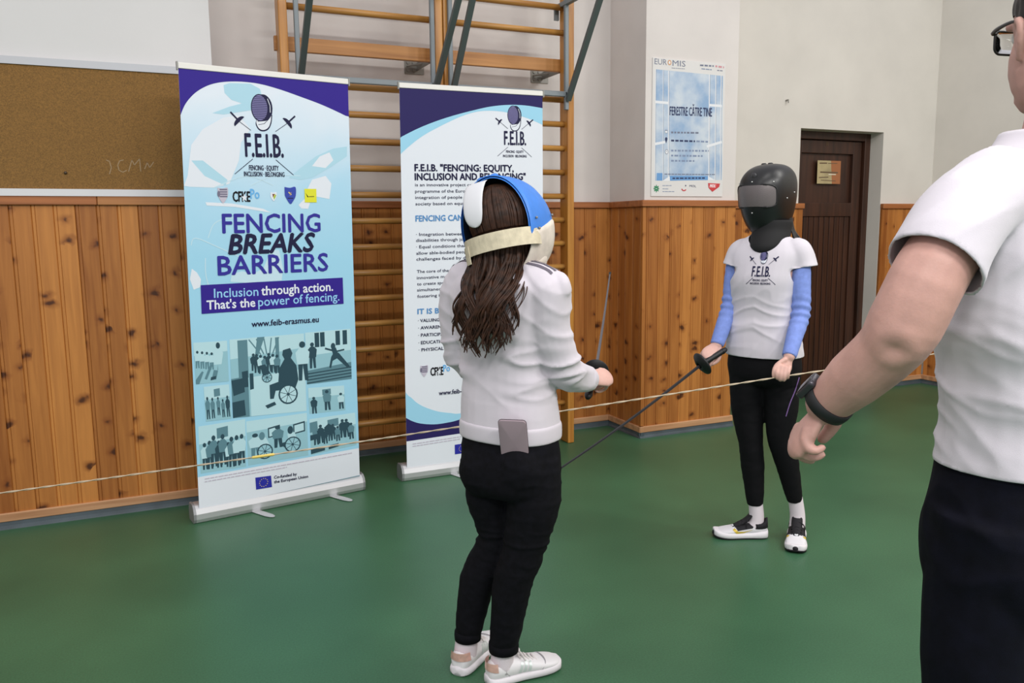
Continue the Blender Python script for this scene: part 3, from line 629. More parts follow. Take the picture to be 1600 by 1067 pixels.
# ghost picture of fencers printed in pale tints
for k, (q, m_) in enumerate([([(0.1937, 0.0577), (0.2199, 0.0468), (0.3161, 0.0409), (0.36, 0.0608), (0.3678, 0.0911), (0.3307, 0.1205), (0.277, 0.1333), (0.2254, 0.1198), (0.1965, 0.0919)], P1), ([(0.1375, 0.1846), (0.2155, 0.1508), (0.3219, 0.1167), (0.3382, 0.1552), (0.2756, 0.1683), (0.1882, 0.1873)], P1),
    ([(-0.0168, 0.5075), (0.0175, 0.4645), (0.04, 0.328), (0.0925, 0.2574), (0.1876, 0.2002), (0.2573, 0.187), (0.3078, 0.2454), (0.261, 0.3094), (0.2489, 0.3889), (0.2009, 0.4955), (0.1316, 0.5139), (0.0236, 0.5112)], PALE), ([(0.0369, 0.396), (0.0865, 0.3943), (0.193, 0.4781), (0.1832, 0.5045), (0.0918, 0.4628)], P1),
    ([(0.4827, 0.4634), (0.5417, 0.416), (0.6217, 0.3578), (0.7129, 0.3168), (0.7849, 0.3042), (0.7833, 0.3519), (0.6895, 0.4119), (0.5983, 0.461), (0.5396, 0.4714)], P1), ([(0.5562, 0.5453), (0.598, 0.4703), (0.668, 0.4501), (0.6969, 0.4873), (0.6842, 0.5633), (0.6345, 0.5541)], PALE), ([(0.5255, 0.5919), (0.5556, 0.5639), (0.5841, 0.5825), (0.5733, 0.6105), (0.5394, 0.6086)], PALE),
    ([(0.6003, 0.405), (0.6415, 0.3571), (0.6921, 0.3364), (0.711, 0.3735), (0.6694, 0.4124)], PALE), ([(0.0171, 0.8746), (0.039, 0.8936), (0.0548, 0.9243), (0.0503, 0.9601), (0.0213, 0.9703), (0.0065, 0.9217)], PALE), ([(0.1861, 0.9437), (0.1936, 0.9073), (0.2425, 0.8975), (0.2911, 0.9123), (0.3419, 0.8897), (0.3833, 0.8034), (0.4217, 0.8047), (0.4376, 0.8942), (0.429, 0.9511), (0.2524, 0.9524)], P2), ([(0.0902, 0.579), (0.2072, 0.5847), (0.3531, 0.6092), (0.3902, 0.628), (0.3526, 0.6216), (0.2185, 0.5999), (0.0953, 0.5938)], PALE)]):
    s1.poly(q, m_, 4+k)
for q in ([(0.0189, 0.7708), (0.0402, 0.7388), (0.1394, 0.7834), (0.2569, 0.8425)], [(0.0946, 0.7401), (0.1205, 0.6806), (0.1625, 0.6571), (0.2164, 0.6515)], [(0.0791, 0.8295), (0.0783, 0.9136), (0.1061, 1.012), (0.1454, 1.0575)], [(0.2973, 0.5028), (0.4082, 0.4558), (0.5403, 0.4529)], [(0.1316, 0.5139), (0.2813, 0.4586), (0.4064, 0.5011)]): s1.line(spline(q,4), .004, P2, 16)
s1.k = 20
(q,) = [(0.3548, 0.1461)]; emblem(s1, q, .062)
q = [(0.2188, 0.174), (0.2588, 0.2149), (0.3094, 0.2506)]; foil_icon(s1, q[0], q[1], q[2], .0035, INK)
q = [(0.524, 0.1731), (0.4829, 0.2102), (0.4254, 0.2505)]; foil_icon(s1, q[0], q[1], q[2], .0035, INK)
for q in ([(0.313, 0.3805), (0.2271, 0.4511)], [(0.4222, 0.3804), (0.506, 0.45)]): s1.line(q, .0028, INK)
q = [(0.2805, 0.3702), (0.4599, 0.3682), (0.2839, 0.2669)]; s1.text('F.E.I.B.', q[0], q[1], q[0][1]-q[2][1], INK, bold=.0022)
q = [(0.2939, 0.4317), (0.4342, 0.4308), (0.2949, 0.4095)]; s1.text('FENCING \u00b7 EQUITY', q[0], q[1], q[0][1]-q[2][1], INK, bold=.0006)
q = [(0.2697, 0.4598), (0.4612, 0.4592), (0.2706, 0.4385)]; s1.text('INCLUSION \u00b7 BELONGING', q[0], q[1], q[0][1]-q[2][1], INK, bold=.0006)
lg = [(0.1458, 0.5139), (0.1914, 0.5835), (0.2139, 0.5305), (0.2929, 0.5758), (0.2953, 0.5163), (0.337, 0.5622), (0.3899, 0.5317), (0.4191, 0.5739), (0.4591, 0.5066), (0.513, 0.5874), (0.5575, 0.5145), (0.6172, 0.5794)]
logos(s1, [lg[2*k]+lg[2*k+1] for k in range(6)])
q = [(0.1611, 0.7186), (0.6307, 0.7215), (0.1647, 0.633)]; s1.text('FENCING', q[0], q[1], q[0][1]-q[2][1], BLUT, bold=.0022)
q = [(0.1843, 0.8152), (0.5864, 0.8165), (0.1952, 0.7278)]; s1.text('BREAKS', q[0], q[1], q[0][1]-q[2][1], INK, slant=.2, bold=.004)
q = [(0.1322, 0.9103), (0.6639, 0.9159), (0.1359, 0.8244)]; s1.text('BARRIERS', q[0], q[1], q[0][1]-q[2][1], BLUT, bold=.0022)
s1.poly([(0.0519, 0.9512), (0.74, 0.9549), (0.7405, 1.0876), (0.0507, 1.0824)], PURP)
q = [(0.109, 1.0128), (0.313, 1.0167), (0.1107, 0.9716)]; s1.text('Inclusion', q[0], q[1], q[0][1]-q[2][1], LTX, bold=.0006)
q = [(0.3281, 1.0165), (0.6863, 1.0171), (0.3298, 0.9738)]; s1.text('through action.', q[0], q[1], q[0][1]-q[2][1], PALE, bold=.0012)
q = [(0.0746, 1.0643), (0.2959, 1.0676), (0.0764, 1.0239)]; s1.text("That's the", q[0], q[1], q[0][1]-q[2][1], PALE, bold=.0012)
q = [(0.311, 1.0675), (0.7184, 1.0693), (0.3127, 1.0249)]; s1.text('power of fencing.', q[0], q[1], q[0][1]-q[2][1], LTX, bold=.0006)
q = [(0.2759, 1.1633), (0.6066, 1.1688), (0.277, 1.1351)]; s1.text('www.feib-erasmus.eu', q[0], q[1], (q[0][1]-q[2][1])*1.0, INK, bold=.0008)
s1.poly([(0,1.72+.0)]+[(.8,1.72)]+[(.8,2.0),(0,2.0)], PALE, 2)
q = [(0.0045, 1.8412), (0.8017, 1.8535)]; s1.poly([(0,q[0][1]),(.8,q[1][1]),(.8,2.0),(0,2.0)], PALE, 17)
s1.poly([(0,1.60),(.8,1.60),(.8,q[1][1]),(0,q[0][1])], CYAN, 16)
euflag(s1, [(0.2634, 1.8982), (0.3393, 1.9039), (0.3421, 1.9623), (0.2649, 1.9586)])
q = [(0.3536, 1.9231), (0.4669, 1.9293), (0.3542, 1.909)]; s1.text('Co-funded by', q[0], q[1], q[0][1]-q[2][1], INK, bold=.0006)
q = [(0.3527, 1.9463), (0.5238, 1.9536), (0.3533, 1.9322)]; s1.text('the European Union', q[0], q[1], q[0][1]-q[2][1], INK, bold=.0006)
shx = s1
for k, q in enumerate(([(0.0301, 1.8552), (0.7646, 1.8713)], [(0.0295, 1.8686), (0.4193, 1.8775)])): blur(q[0], q[1], .0045, SHP, 30+k)
s1.build('printed_graphics', pn1)

def photo(name, box, paint):
    """one printed photo: dark and light shapes in local 0..1 coordinates"""
    s = Sheet(pl1)
    tl, tr, br, bl_ = box
    def P(x, y): return tuple(tl[i]*(1-x)*(1-y)+tr[i]*x*(1-y)+br[i]*x*y+bl_[i]*(1-x)*y for i in (0,1))
    s.k = 30
    s.poly([P(0,0),P(1,0),P(1,1),P(0,1)], D3); paint(s, P); s.build('printed_photo', pn1)
def fig(s, P, x, y, h, m1, m2, lean=0, asp=1):
    """standing person: x centre, y feet, h height (fractions)"""
    w_ = h*.16*asp
    s.poly([P(x-w_*.8,y),P(x-w_*.2,y),P(x-.0+lean*.4,y-h*.42),P(x+w_*.3,y),P(x+w_*.9,y),P(x+w_*.8+lean*.5,y-h*.5),P(x-w_*.8+lean*.5,y-h*.5)], m2)
    s.poly([P(x-w_+lean*.4,y-h*.42),P(x+w_+lean*.4,y-h*.42),P(x+w_*1.25+lean,y-h*.72),P(x+w_*.5+lean,y-h*.84),P(x-w_*.5+lean,y-h*.84),P(x-w_*1.25+lean,y-h*.72)], m1)
    s.poly([P(x+lean+w_*.55*math.cos(t),y-h*.92+h*.085*math.sin(t)) for t in [k*math.pi/5 for k in range(10)]], D1)
def wheel(s, P, x, y, r, asp, m1, m2):
    o = [P(x+r*math.cos(k*math.pi/9), y+r*asp*math.sin(k*math.pi/9)) for k in range(18)]; s.poly(o, m1)
    s.poly([P(x+.84*r*math.cos(k*math.pi/9), y+.84*r*asp*math.sin(k*math.pi/9)) for k in range(18)], m2)
    for k in range(4):
        a_ = k*math.pi/4+.3; s.line([P(x-.84*r*math.cos(a_),y-.84*r*asp*math.sin(a_)),P(x+.84*r*math.cos(a_),y+.84*r*asp*math.sin(a_))], .0028, m1)
    s.poly([P(x+.16*r*math.cos(k*math.pi/5), y+.16*r*asp*math.sin(k*math.pi/5)) for k in range(10)], m1)
def ph1(s, P):
    s.poly([P(0,0),P(1,0),P(1,.25),P(0,.32)], D4); s.poly([P(0,.55),P(1,.45),P(1,1),P(0,1)], D3)
    for k in range(5): fig(s, P, .08+.14*k, .62+.02*k, .42, D4, D2, .02)
    fig(s, P, .66, .95, .92, D4, D3, .06, .8); s.line([P(.5,.55),P(.3,.9)], .012, D2); s.line([P(.62,.7),P(.55,.92)], .02, D2); s.poly([P(.46,.86),P(.62,.84),P(.6,.92),P(.44,.94)], D1); s.poly([P(.0,.9),P(.2,.7),P(.25,.72),P(.1,1),P(0,1)], D2)
def ph2(s, P):
    s.poly([P(0,0),P(1,0),P(1,.18),P(0,.25)], D4)
    for x, w_ in ((.10,.13),(.6,.05)): s.poly([P(x,.02),P(x+w_,.02),P(x+w_,.5),P(x,.5)], D2)
    for k in range(5): s.line([P(.25+.1*k,.02),P(.4+.04*k,.22)], .006, D2)
    s.poly([P(.36,.0),P(.46,.0),P(.36,.25),P(.32,.25)], D2)
    s.poly([P(0,.5),P(.22,.48),P(.22,1),P(0,1)], D2); s.poly([P(0,.52),P(.16,.5),P(.17,.68),P(.02,.72)], D1); s.poly([P(0,.8),P(.16,.78),P(.17,.98),P(0,1)], D1); s.poly([P(.14,.42),P(.22,.41),P(.22,.62),P(.15,.62)], D1)
    s.poly([P(.24,.5),P(1,.45),P(1,1),P(.24,1)], D4); s.poly([P(.24,.45),P(.29,.45),P(.29,.65),P(.24,.66)], D1)
    for k in range(6): fig(s, P, .34+.055*k, .45+.015*(k%3), .24, (D1,D4,D2)[k%3], D1)
    fig(s, P, .3, .42, .22, D1, D1); fig(s, P, .97, .6, .5, D4, D1)
    wheel(s, P, .47, .52, .07, .95, D1, D3); s.poly([P(.38,.36),P(.45,.35),P(.52,.47),P(.42,.5)], D1)
    s.poly([P(.64,.42),P(.72,.30),P(.80,.29),P(.88,.40),P(.9,.58),P(.84,.72),P(.66,.70),P(.62,.6)], D1); s.poly([P(.70,.19),P(.80,.17),P(.83,.24),P(.80,.31),P(.72,.31),P(.69,.25)], D1)
    s.poly([P(.66,.58),P(.50,.62),P(.50,.80),P(.55,.80),P(.58,.70),P(.7,.70)], D1); s.poly([P(.43,.88),P(.56,.84),P(.58,.88),P(.46,.92)], D1)
    wheel(s, P, .75, .76, .135, .95, D1, D4)
def ph3(s, P):
    s.poly([P(0,0),P(1,0),P(1,.42),P(0,.45)], D4)
    for x in (.2,.32,.66,.82): s.poly([P(x,.02),P(x+.10,.02),P(x+.10,.3),P(x,.3)], D1)
    s.poly([P(0,.74),P(1,.66),P(1,1),P(0,1)], D2)
    for k in range(4): s.line([P(0,.8+.06*k),P(1,.76+.06*k)], .006, D1)
    fig(s, P, .14, .7, .5, D1, D1); s.poly([P(.5,.72),P(.55,.52),P(.6,.45),P(.72,.45),P(.95,.72),P(.98,.78),P(.9,.76),P(.68,.56),P(.58,.6),P(.54,.74)], D1)
    s.poly([P(.56,.36),P(.66,.34),P(.72,.5),P(.6,.5)], D1); s.oval(P(.6,.31), .012, .016, D1); s.line([P(.6,.40),P(.42,.34)], .009, D1); s.line([P(.68,.42),P(.85,.4)], .008, D1)
def crowd(n, y, h, dark, seed):
    def f(s, P):
        rr = random.Random(seed); s.poly([P(0,0),P(1,0),P(1,.35),P(0,.38)], D4); s.poly([P(.38,.1),P(.62,.08),P(.62,.3),P(.38,.32)], D2)
        for k in range(n): fig(s, P, .12+.78*k/(n-1)+rr.uniform(-.02,.02), y+rr.uniform(-.05,.06), h*rr.uniform(.85,1.1), rr.choice((D1,D2,D4) if not dark else (D1,D1,D2)), D1, 0, .75)
    return f
def ph7(s, P):
    s.poly([P(0,0),P(1,0),P(1,.2),P(0,.25)], D4)
    for x in (.34,.76): s.poly([P(x,.22),P(x+.2,.18),P(x+.2,.42),P(x,.45)], D1); s.poly([P(x+.02,.25),P(x+.18,.22),P(x+.18,.39),P(x+.02,.42)], D4)
    fig(s, P, .13, .85, .55, D4, D2); fig(s, P, .5, .7, .5, D2, D1)
    s.poly([P(.18,.45),P(.3,.42),P(.36,.6),P(.24,.7)], D4); s.poly([P(.66,.42),P(.78,.4),P(.82,.6),P(.68,.66)], D4); s.oval(P(.71,.34), .014, .02, D1); s.oval(P(.24,.38), .014, .02, D2)
    s.poly([P(.52,.62),P(.7,.58),P(.78,.66),P(.6,.72)], D1); wheel(s, P, .28, .74, .13, 1.35, D1, D3); wheel(s, P, .74, .68, .14, 1.3, D1, D3)
def ph8(s, P):
    crowd(9, .72, .5, True, 5)(s, P); s.poly([P(.3,.3),P(.4,.2),P(.5,.3),P(.48,.42),P(.34,.42)], D1); s.poly([P(0,.1),P(.16,.08),P(.17,.35),P(0,.38)], D2); s.poly([P(0,.45),P(.18,.44),P(.18,.58),P(0,.6)], D1); s.poly([P(0,.85),P(.3,.84),P(.3,.95),P(0,.98)], D1); s.poly([P(.38,.84),P(.6,.82),P(.6,.92),P(.38,.95)], D1)
for bx, fn in [([(0.0077, 1.2109), (0.1585, 1.2168), (0.1596, 1.4089), (0.0115, 1.4034)], ph1), ([(0.1698, 1.2132), (0.5287, 1.2189), (0.529, 1.6097), (0.1708, 1.5879)], ph2), ([(0.535, 1.2164), (0.7726, 1.2181), (0.7718, 1.4795), (0.536, 1.4762)], ph3),
    ([(0.0447, 1.4202), (0.159, 1.4233), (0.1642, 1.5887), (0.0483, 1.5843)], crowd(5,.9,.62,False,1)), ([(0.5405, 1.4953), (0.7294, 1.5088), (0.7329, 1.6394), (0.543, 1.6284)], crowd(3,.95,.75,False,2)),
    ([(0.0125, 1.6022), (0.2272, 1.6019), (0.2224, 1.835), (0.0133, 1.8267)], crowd(9,.92,.6,False,3)), ([(0.2315, 1.6144), (0.5296, 1.6201), (0.5301, 1.8394), (0.2321, 1.832)], ph7), ([(0.5421, 1.6551), (0.7851, 1.6603), (0.7886, 1.8349), (0.5438, 1.8399)], ph8)]: photo('p', bx, fn)

# ---- white banner
s2 = Sheet(pl2); s2.umax = .8
q = spline([(-0.005, 0.2513), (0.0909, 0.2024), (0.1881, 0.1619), (0.2868, 0.1282), (0.3871, 0.0996), (0.489, 0.0743), (0.5926, 0.06), (0.698, 0.058), (0.7998, 0.0678)]); q[0] = (0,q[0][1]); q[-1] = (.8,q[-1][1])
for a_, b_ in zip(q, q[1:]): s2.poly([(a_[0],0),(b_[0],0),b_,a_], NAVY, 5)
q = spline([(-0.0069, 0.3381), (0.0413, 0.2957), (0.0898, 0.2575), (0.1385, 0.2256), (0.1875, 0.1989), (0.2566, 0.1639), (0.3365, 0.128), (0.4173, 0.103), (0.499, 0.0947), (0.5818, 0.0987), (0.6657, 0.1143), (0.7295, 0.131), (0.7994, 0.1565)]); q[0] = (0,q[0][1]); q[-1] = (.8,q[-1][1])
for a_, b_ in zip(q, q[1:]): s2.poly([(a_[0],0),(b_[0],0),b_,a_], CYAN, 3)
lo = spline([(0,[(0.0024, 1.576)][0][1])]+[(0.0143, 1.5951), (0.0322, 1.6104), (0.0614, 1.6404), (0.1071, 1.6699), (0.1766, 1.6997), (0.2473, 1.716), (0.307, 1.7234)]+[(.5,1.70),(.65,1.65),(.8,1.58)])
for a_, b_ in zip(lo, lo[1:]): s2.poly([a_,b_,(b_[0],2.0),(a_[0],2.0)], CYAN, 3)
lo = spline([(0,[(-0.0005, 1.7161)][0][1])]+[(0.0366, 1.739), (0.0823, 1.7566), (0.152, 1.7686), (0.2227, 1.7677), (0.3041, 1.7567)]+[(.55,1.70),(.8,1.58)])
q = [(-0.0013, 1.8458), (0.3116, 1.837)]; vb = lambda u: q[0][1]+(q[1][1]-q[0][1])*(u-q[0][0])/(q[1][0]-q[0][0])
for a_, b_ in zip(lo, lo[1:]): s2.poly([a_,b_,(b_[0],vb(b_[0])),(a_[0],vb(a_[0]))], NAVY, 5)
lo2 = [(0,vb(0)),(.8,vb(.8)),(.8,2.0),(0,2.0)]; s2.poly(lo2, PALE, 6)
s2.k = 10
(q,) = [(0.6246, 0.1122)]; emblem(s2, q, .05)
q = [(0.5224, 0.1317), (0.5501, 0.1525), (0.5936, 0.1844)]; foil_icon(s2, q[0], q[1], q[2], .003, INK)
q = [(0.7424, 0.1315), (0.7144, 0.1539), (0.6737, 0.1854)]; foil_icon(s2, q[0], q[1], q[2], .003, INK)
for q in ([(0.5928, 0.2815), (0.5318, 0.3311)], [(0.6731, 0.2832), (0.7327, 0.3304)]): s2.line(q, .0022, INK)
for s_, q, bo in (('F.E.I.B.', [(0.572, 0.2696), (0.6988, 0.2689), (0.5726, 0.1985)], .0018), ('FENCING \u00b7 EQUITY', [(0.582, 0.3116), (0.6846, 0.311), (0.5822, 0.2991)], .0004), ('INCLUSION \u00b7 BELONGING', [(0.5641, 0.3352), (0.7026, 0.334), (0.5642, 0.3227)], .0004),
    ('F.E.I.B. "FENCING: EQUITY,', [(0.0724, 0.4166), (0.6244, 0.4114), (0.0731, 0.3824)], .0018), ('INCLUSION AND BELONGING"', [(0.0725, 0.4629), (0.6954, 0.4543), (0.0731, 0.4286)], .0018)):
    s2.text(s_, q[0], q[1], q[0][1]-q[2][1], INK, bold=bo)
def para(lines, m, cap, bo=.0003):
    for s_, q in lines: s2.text(s_, q[0], q[1], cap, m, bold=bo)
para([('is an innovative project co-financ', [(0.0728, 0.4944), (0.4639, 0.4907)]), ('programme of the Europe', [(0.0722, 0.5278), (0.3735, 0.524)]), ('integration of people wi', [(0.0725, 0.5594), (0.365, 0.5565)]), ('society based on equa', [(0.0729, 0.592), (0.3402, 0.5891)]),
      ('\u00b7 Integration between p', [(0.0728, 0.7501), (0.3645, 0.7504)]), ('disabilities through joint', [(0.0722, 0.7811), (0.3651, 0.7793)]), ('\u00b7 Equal conditions thanks', [(0.0725, 0.815), (0.3738, 0.8132)]), ('allow able-bodied people', [(0.0719, 0.848), (0.3693, 0.846)]), ('challenges faced by dis', [(0.0722, 0.8791), (0.3628, 0.8778)])], SHG if False else INK, .0155, .0002)
q = [(0.0723, 0.6752), (0.329, 0.6722), (0.0728, 0.6452)]; s2.text('FENCING CAN', q[0], q[1], q[0][1]-q[2][1], STB, bold=.0012)
para([('The core of the pro', [(0.0736, 0.9441), (0.2946, 0.9428)]), ('innovative metho', [(0.073, 0.9768), (0.278, 0.9744)]), ('to create sporting', [(0.0735, 1.0096), (0.275, 1.0064)]), ('simultaneousl', [(0.0729, 1.0412), (0.2374, 1.0395)]), ('fostering inte', [(0.0735, 1.0752), (0.2344, 1.0727)])], INK, .0155, .0002)
q = [(0.0731, 1.1611), (0.2206, 1.1627), (0.0736, 1.134)]; s2.text('IT IS BA', q[0], q[1], q[0][1]-q[2][1], STB, bold=.0012)
para([('\u00b7 VALUING OF', [(0.0747, 1.2048), (0.2335, 1.2064)]), ('\u00b7 AWARENESS,', [(0.0751, 1.2438), (0.2453, 1.2442)]), ('\u00b7 PARTICIPATION', [(0.0744, 1.2828), (0.2771, 1.2858)]), ('\u00b7 EDUCATION AN', [(0.0748, 1.3232), (0.2741, 1.3243)]), ('\u00b7 PHYSICAL BENE', [(0.0753, 1.3624), (0.2848, 1.3625)])], INK, .0165, .0005)
lg = [(0.0824, 1.4392), (0.1227, 1.5011), (0.1382, 1.4555), (0.2078, 1.4984), (0.2087, 1.444), (0.2454, 1.482), (0.2873, 1.4512), (0.3183, 1.4902)]
logos(s2, [lg[2*k]+lg[2*k+1] for k in range(4)], False)
q = [(0.1824, 1.6101), (0.4489, 1.6096), (0.1828, 1.5871)]; s2.text('www.feib-erasmus.eu', q[0], q[1], (q[0][1]-q[2][1])*1.05, INK, bold=.0008)
q = [(0.2665, 1.8966), (0.3506, 1.8955), (0.3518, 1.95), (0.2667, 1.951)]; euflag(s2, q)
shx = s2
for k, q in enumerate(([(0.0319, 1.8634), (0.4641, 1.8491)], [(0.0316, 1.8762), (0.2977, 1.8674)])): blur(q[0], q[1], .0045, SHP, 40+k)
s2.build('printed_graphics', pn2)

# ================================================================== PEOPLE
SKIN = mat('skin', (208,166,154), .55, sss=.06, var=.035, vscale=30, bump=.12, bscale=260)
SKINM = mat('skin_man', (196,152,140), .55, sss=.06, var=.05, vscale=22, bump=.15, bscale=260)
WHITEC = mat('white_cotton', (208,203,211), .85, bump=.2, bscale=900, sheen=.2)
WHITEK = mat('white_sweater_cloth', (206,200,208), .9, bump=.2, bscale=700, sheen=.25)
DENIM = mat('black_jeans_cloth', (13,13,18), .9, spec=.15, bump=.3, bscale=800, var=.25, vscale=60)
LEGG = mat('black_leggings_cloth', (12,11,15), .8, spec=.2, bump=.1, bscale=900)
BLUEK = mat('blue_sleeve_knit', (122,144,212), .85, bump=.3, bscale=500, var=.04, vscale=60)
TROUS = mat('navy_trouser_cloth', (11,12,22), .9, spec=.15, bump=.2, bscale=700, var=.2, vscale=30)
HAIR = mat('brown_hair', (50,31,21), .5, var=.35, vscale=60, spec=.25)
HAIRD = mat('dark_hair', (24,18,16), .5, var=.3, vscale=80)
SOCK = mat('white_sock', (222,212,218), .9, bump=.3, bscale=500)
RUBW = mat('white_rubber', (224,220,224), .6)
LEATH = mat('white_leather', (228,226,228), .5)
MASKB = mat('blue_mask_shell', (52,124,214), .42, var=.03, vscale=40)
MASKD = mat('mask_lining', (18,30,56), .8)
BIBC = mat('cream_bib', (214,204,192), .85, bump=.3, bscale=400, var=.05, vscale=30)
STRAP = mat('cream_strap', (206,196,170), .85, bump=.4, bscale=600, var=.06, vscale=50)
TONG = mat('white_pad', (212,214,218), .6)
MASKK = mat('black_mask_shell', (20,21,23), .36)
BIBK = mat('black_bib', (12,12,14), .8)
FOILB = mat('dark_blade', (52,50,54), .5, .3)
FOILG = mat('grey_blade', (96,94,98), .5, .3)
FOILK = mat('black_guard', (17,17,19), .5)

def V(*a): return Vector(a)
def shoe(F, Lh, parent, kind):
    """F frame at heel on the floor, y towards the toe, Lh length"""
    k = Lh/.25
    prof = [(0,.014,.0,.050),(.004,.023,.0,.062),(.014,.031,.0,.073),(.035,.036,.0,.078),(.075,.037,.0,.076),(.11,.038,.0,.070),(.145,.042,.0,.058),(.18,.045,.0,.048),(.21,.043,.0,.042),(.235,.034,.0,.036),(.247,.018,.0,.028)]
    def sec(y, w_, z0, z1, n=20, e=2.6):
        out = []
        for j in range(n):
            t = 2*math.pi*j/n; c, s = math.cos(t), math.sin(t)
            x = math.copysign(abs(c)**(2/e), c)*w_; z = (z0+z1)/2+math.copysign(abs(s)**(2/e), s)*(z1-z0)/2
            if s > 0: x *= 1-.45*(s**2)*max(0, min(1, 1.2-y/.16))
            out.append(F(x*k, y*k, z*k))
        return out
    up_m = LEATH if kind == 'court' else mat('white_mesh_upper', (218,216,220), .7, bump=.4, bscale=900)
    t = thing('shoe', '', '', (0,0,0)) if False else None
    so = MB(); lift = (lambda y: .012*max(0,(y-.17)/.08)**2) if kind == 'run' else (lambda y: .003*max(0,(y-.2)/.05))
    th = .030 if kind == 'court' else .034
    rs = []
    for y, w_, a, b_ in prof:
        extra = .004 if kind == 'court' else (.008 if y < .06 else .005)
        rs.append(sec(y*1.02-.003, w_+extra, .001+lift(y), th+lift(y)*.8+(.008 if kind == 'run' and y < .05 else 0), e=4))
    so.loft(smooth_rings(rs, 3)); sole_m = RUBW
    root = MB().loft(smooth_rings([sec(y, w_, .015, z1) for y, w_, z0, z1 in prof], 3)).build('shoe', up_m, parent, True)
    so.build('sole', sole_m, root, True)
    def on(y, side, z):   # point on the side of the upper
        for i in range(len(prof)-1):
            if prof[i][0] <= y <= prof[i+1][0]:
                t_ = (y-prof[i][0])/(prof[i+1][0]-prof[i][0]); w_ = prof[i][1]*(1-t_)+prof[i+1][1]*t_; h_ = prof[i][3]*(1-t_)+prof[i+1][3]*t_; break
        zc = (.015+h_)/2; s = max(-1, min(1, (z-zc)/((h_-.015)/2))); e = 2.6
        sn = abs(s)**(e/2); c = math.sqrt(max(0,1-sn*sn)); x = w_*c**(2/e)
        if s > 0: x *= 1-.45*(sn**2)*max(0, min(1, 1.2-y/.16))
        return F(side*(x+.0012)*k, y*k, z*k)
    def patch(name, m, quads, both=True):
        for side in ((-1,1) if both else (1,)):
            b_ = MB()
            for q in quads:
                n_ = 6; g = [[None]*(n_+1) for _ in range(n_+1)]
                for i in range(n_+1):
                    for j in range(n_+1):
                        u, v = i/n_, j/n_
                        y = q[0][0]*(1-u)*(1-v)+q[1][0]*u*(1-v)+q[2][0]*u*v+q[3][0]*(1-u)*v; z = q[0][1]*(1-u)*(1-v)+q[1][1]*u*(1-v)+q[2][1]*u*v+q[3][1]*(1-u)*v
                        g[i][j] = on(y, side, z)
                b_.add([p for r_ in g for p in r_], [(i*(n_+1)+j, (i+1)*(n_+1)+j, (i+1)*(n_+1)+j+1, i*(n_+1)+j+1) for i in range(n_) for j in range(n_)])
            b_.build(name, m, root, True)
    if kind == 'court':
        MB().tube([tuple(F(0,.075*k,.074*k))+(.004*k,), tuple(F(0,.10*k,.078*k))+(.016*k,), tuple(F(0,.085*k,.100*k))+(.012*k,)], 12, .45, F.r).build('tongue', LEATH, root, True)
        patch('stripes', mat('silver_stripe', (206,216,212), .3, .15), [[(.088+d_,.033),(.098+d_,.033),(.110+d_*.9,.062),(.101+d_*.9,.062)] for d_ in (0,.016,.032)])
        b_ = MB(); hp = []
        for i in range(9):
            a = -1.25+2.5*i/8; hp.append((F(.0395*math.sin(a)*k, (.034-.0385*math.cos(a))*k, .050*k), F(.0345*math.sin(a)*k, (.033-.0375*math.cos(a))*k, .076*k)))
        b_.add([p for q in hp for p in q], [(2*i,2*i+1,2*i+3,2*i+2) for i in range(8)]); b_.build('heel_tab', mat('pink_foil_tab', (232,186,172), .3, .35, var=.1, vscale=40), root, True)
        lc = MB()
        for i in range(5):
            y = .098+.014*i; z = .0765-.0052*i
            lc.tube([tuple(F(-.020*k,(y+.006)*k,(z-.006)*k))+(.0032*k,), tuple(F(0,y*k,(z+.0035)*k))+(.0032*k,), tuple(F(.020*k,(y+.006)*k,(z-.006)*k))+(.0032*k,)], 6)
        for sx in (-1,1): lc.tube([tuple(F(0,.1*k,.083*k))+(.0028*k,), tuple(F(sx*.02*k,.105*k,.088*k))+(.0028*k,), tuple(F(sx*.032*k,.115*k,.066*k))+(.0028*k,)], 6)
        lc.build('laces', mat('lace_white', (214,208,206), .9), root, True)
        tc = MB()
        for j in range(9): 
            a = -1.2+2.4*j/8
        tc.tube([tuple(on(.17,-1,.030))+(.0018,), tuple(on(.185,-1,.044))+(.0018,), tuple(F(0,.19*k,.0485*k))+(.0018,), tuple(on(.185,1,.044))+(.0018,), tuple(on(.17,1,.030))+(.0018,)], 6); tc.build('toe_seam', mat('seam_grey', (170,168,172), .7), root, True)
    else:
        blk = mat('black_shoe_textile', (20,18,24), .8, bump=.3, bscale=700); pink = mat('hot_pink', (236,110,186), .6)
        tg = MB(); tg.loft(smooth_rings([[F(x*k,y*k,z*k) for x, y, z in ((-w_,y0,z0-.010),(-w_*.75,y0,z0+.002),(0,y0,z0+.006),(w_*.75,y0,z0+.002),(w_,y0,z0-.010),(0,y0,z0-.012))] for w_, y0, z0 in ((.014,.162,.053),(.021,.14,.064),(.024,.112,.078),(.025,.088,.098),(.023,.072,.120),(.019,.066,.130))], 3)); tg.build('tongue', blk, root, True)
        cl = MB(); cp_ = []
        for i in range(13):
            a = -2.0+4.0*i/12; cp_.append((F(.033*math.sin(a)*k,(.042-.042*math.cos(a))*k,.052*k), F(.033*math.sin(a)*k,(.042-.0415*math.cos(a))*k,(.074+.020*math.exp(-(a/.7)**2))*k)))
        cl.loft([[q[0]-F.u*.004, q[0]+(q[0]-F(0,.045*k,.06*k)).normalized()*.006, q[1]+(q[1]-F(0,.045*k,.08*k)).normalized()*.004, q[1]-(q[1]-F(0,.045*k,.08*k)).normalized()*.006] for q in cp_]); cl.build('collar', blk, root, True)
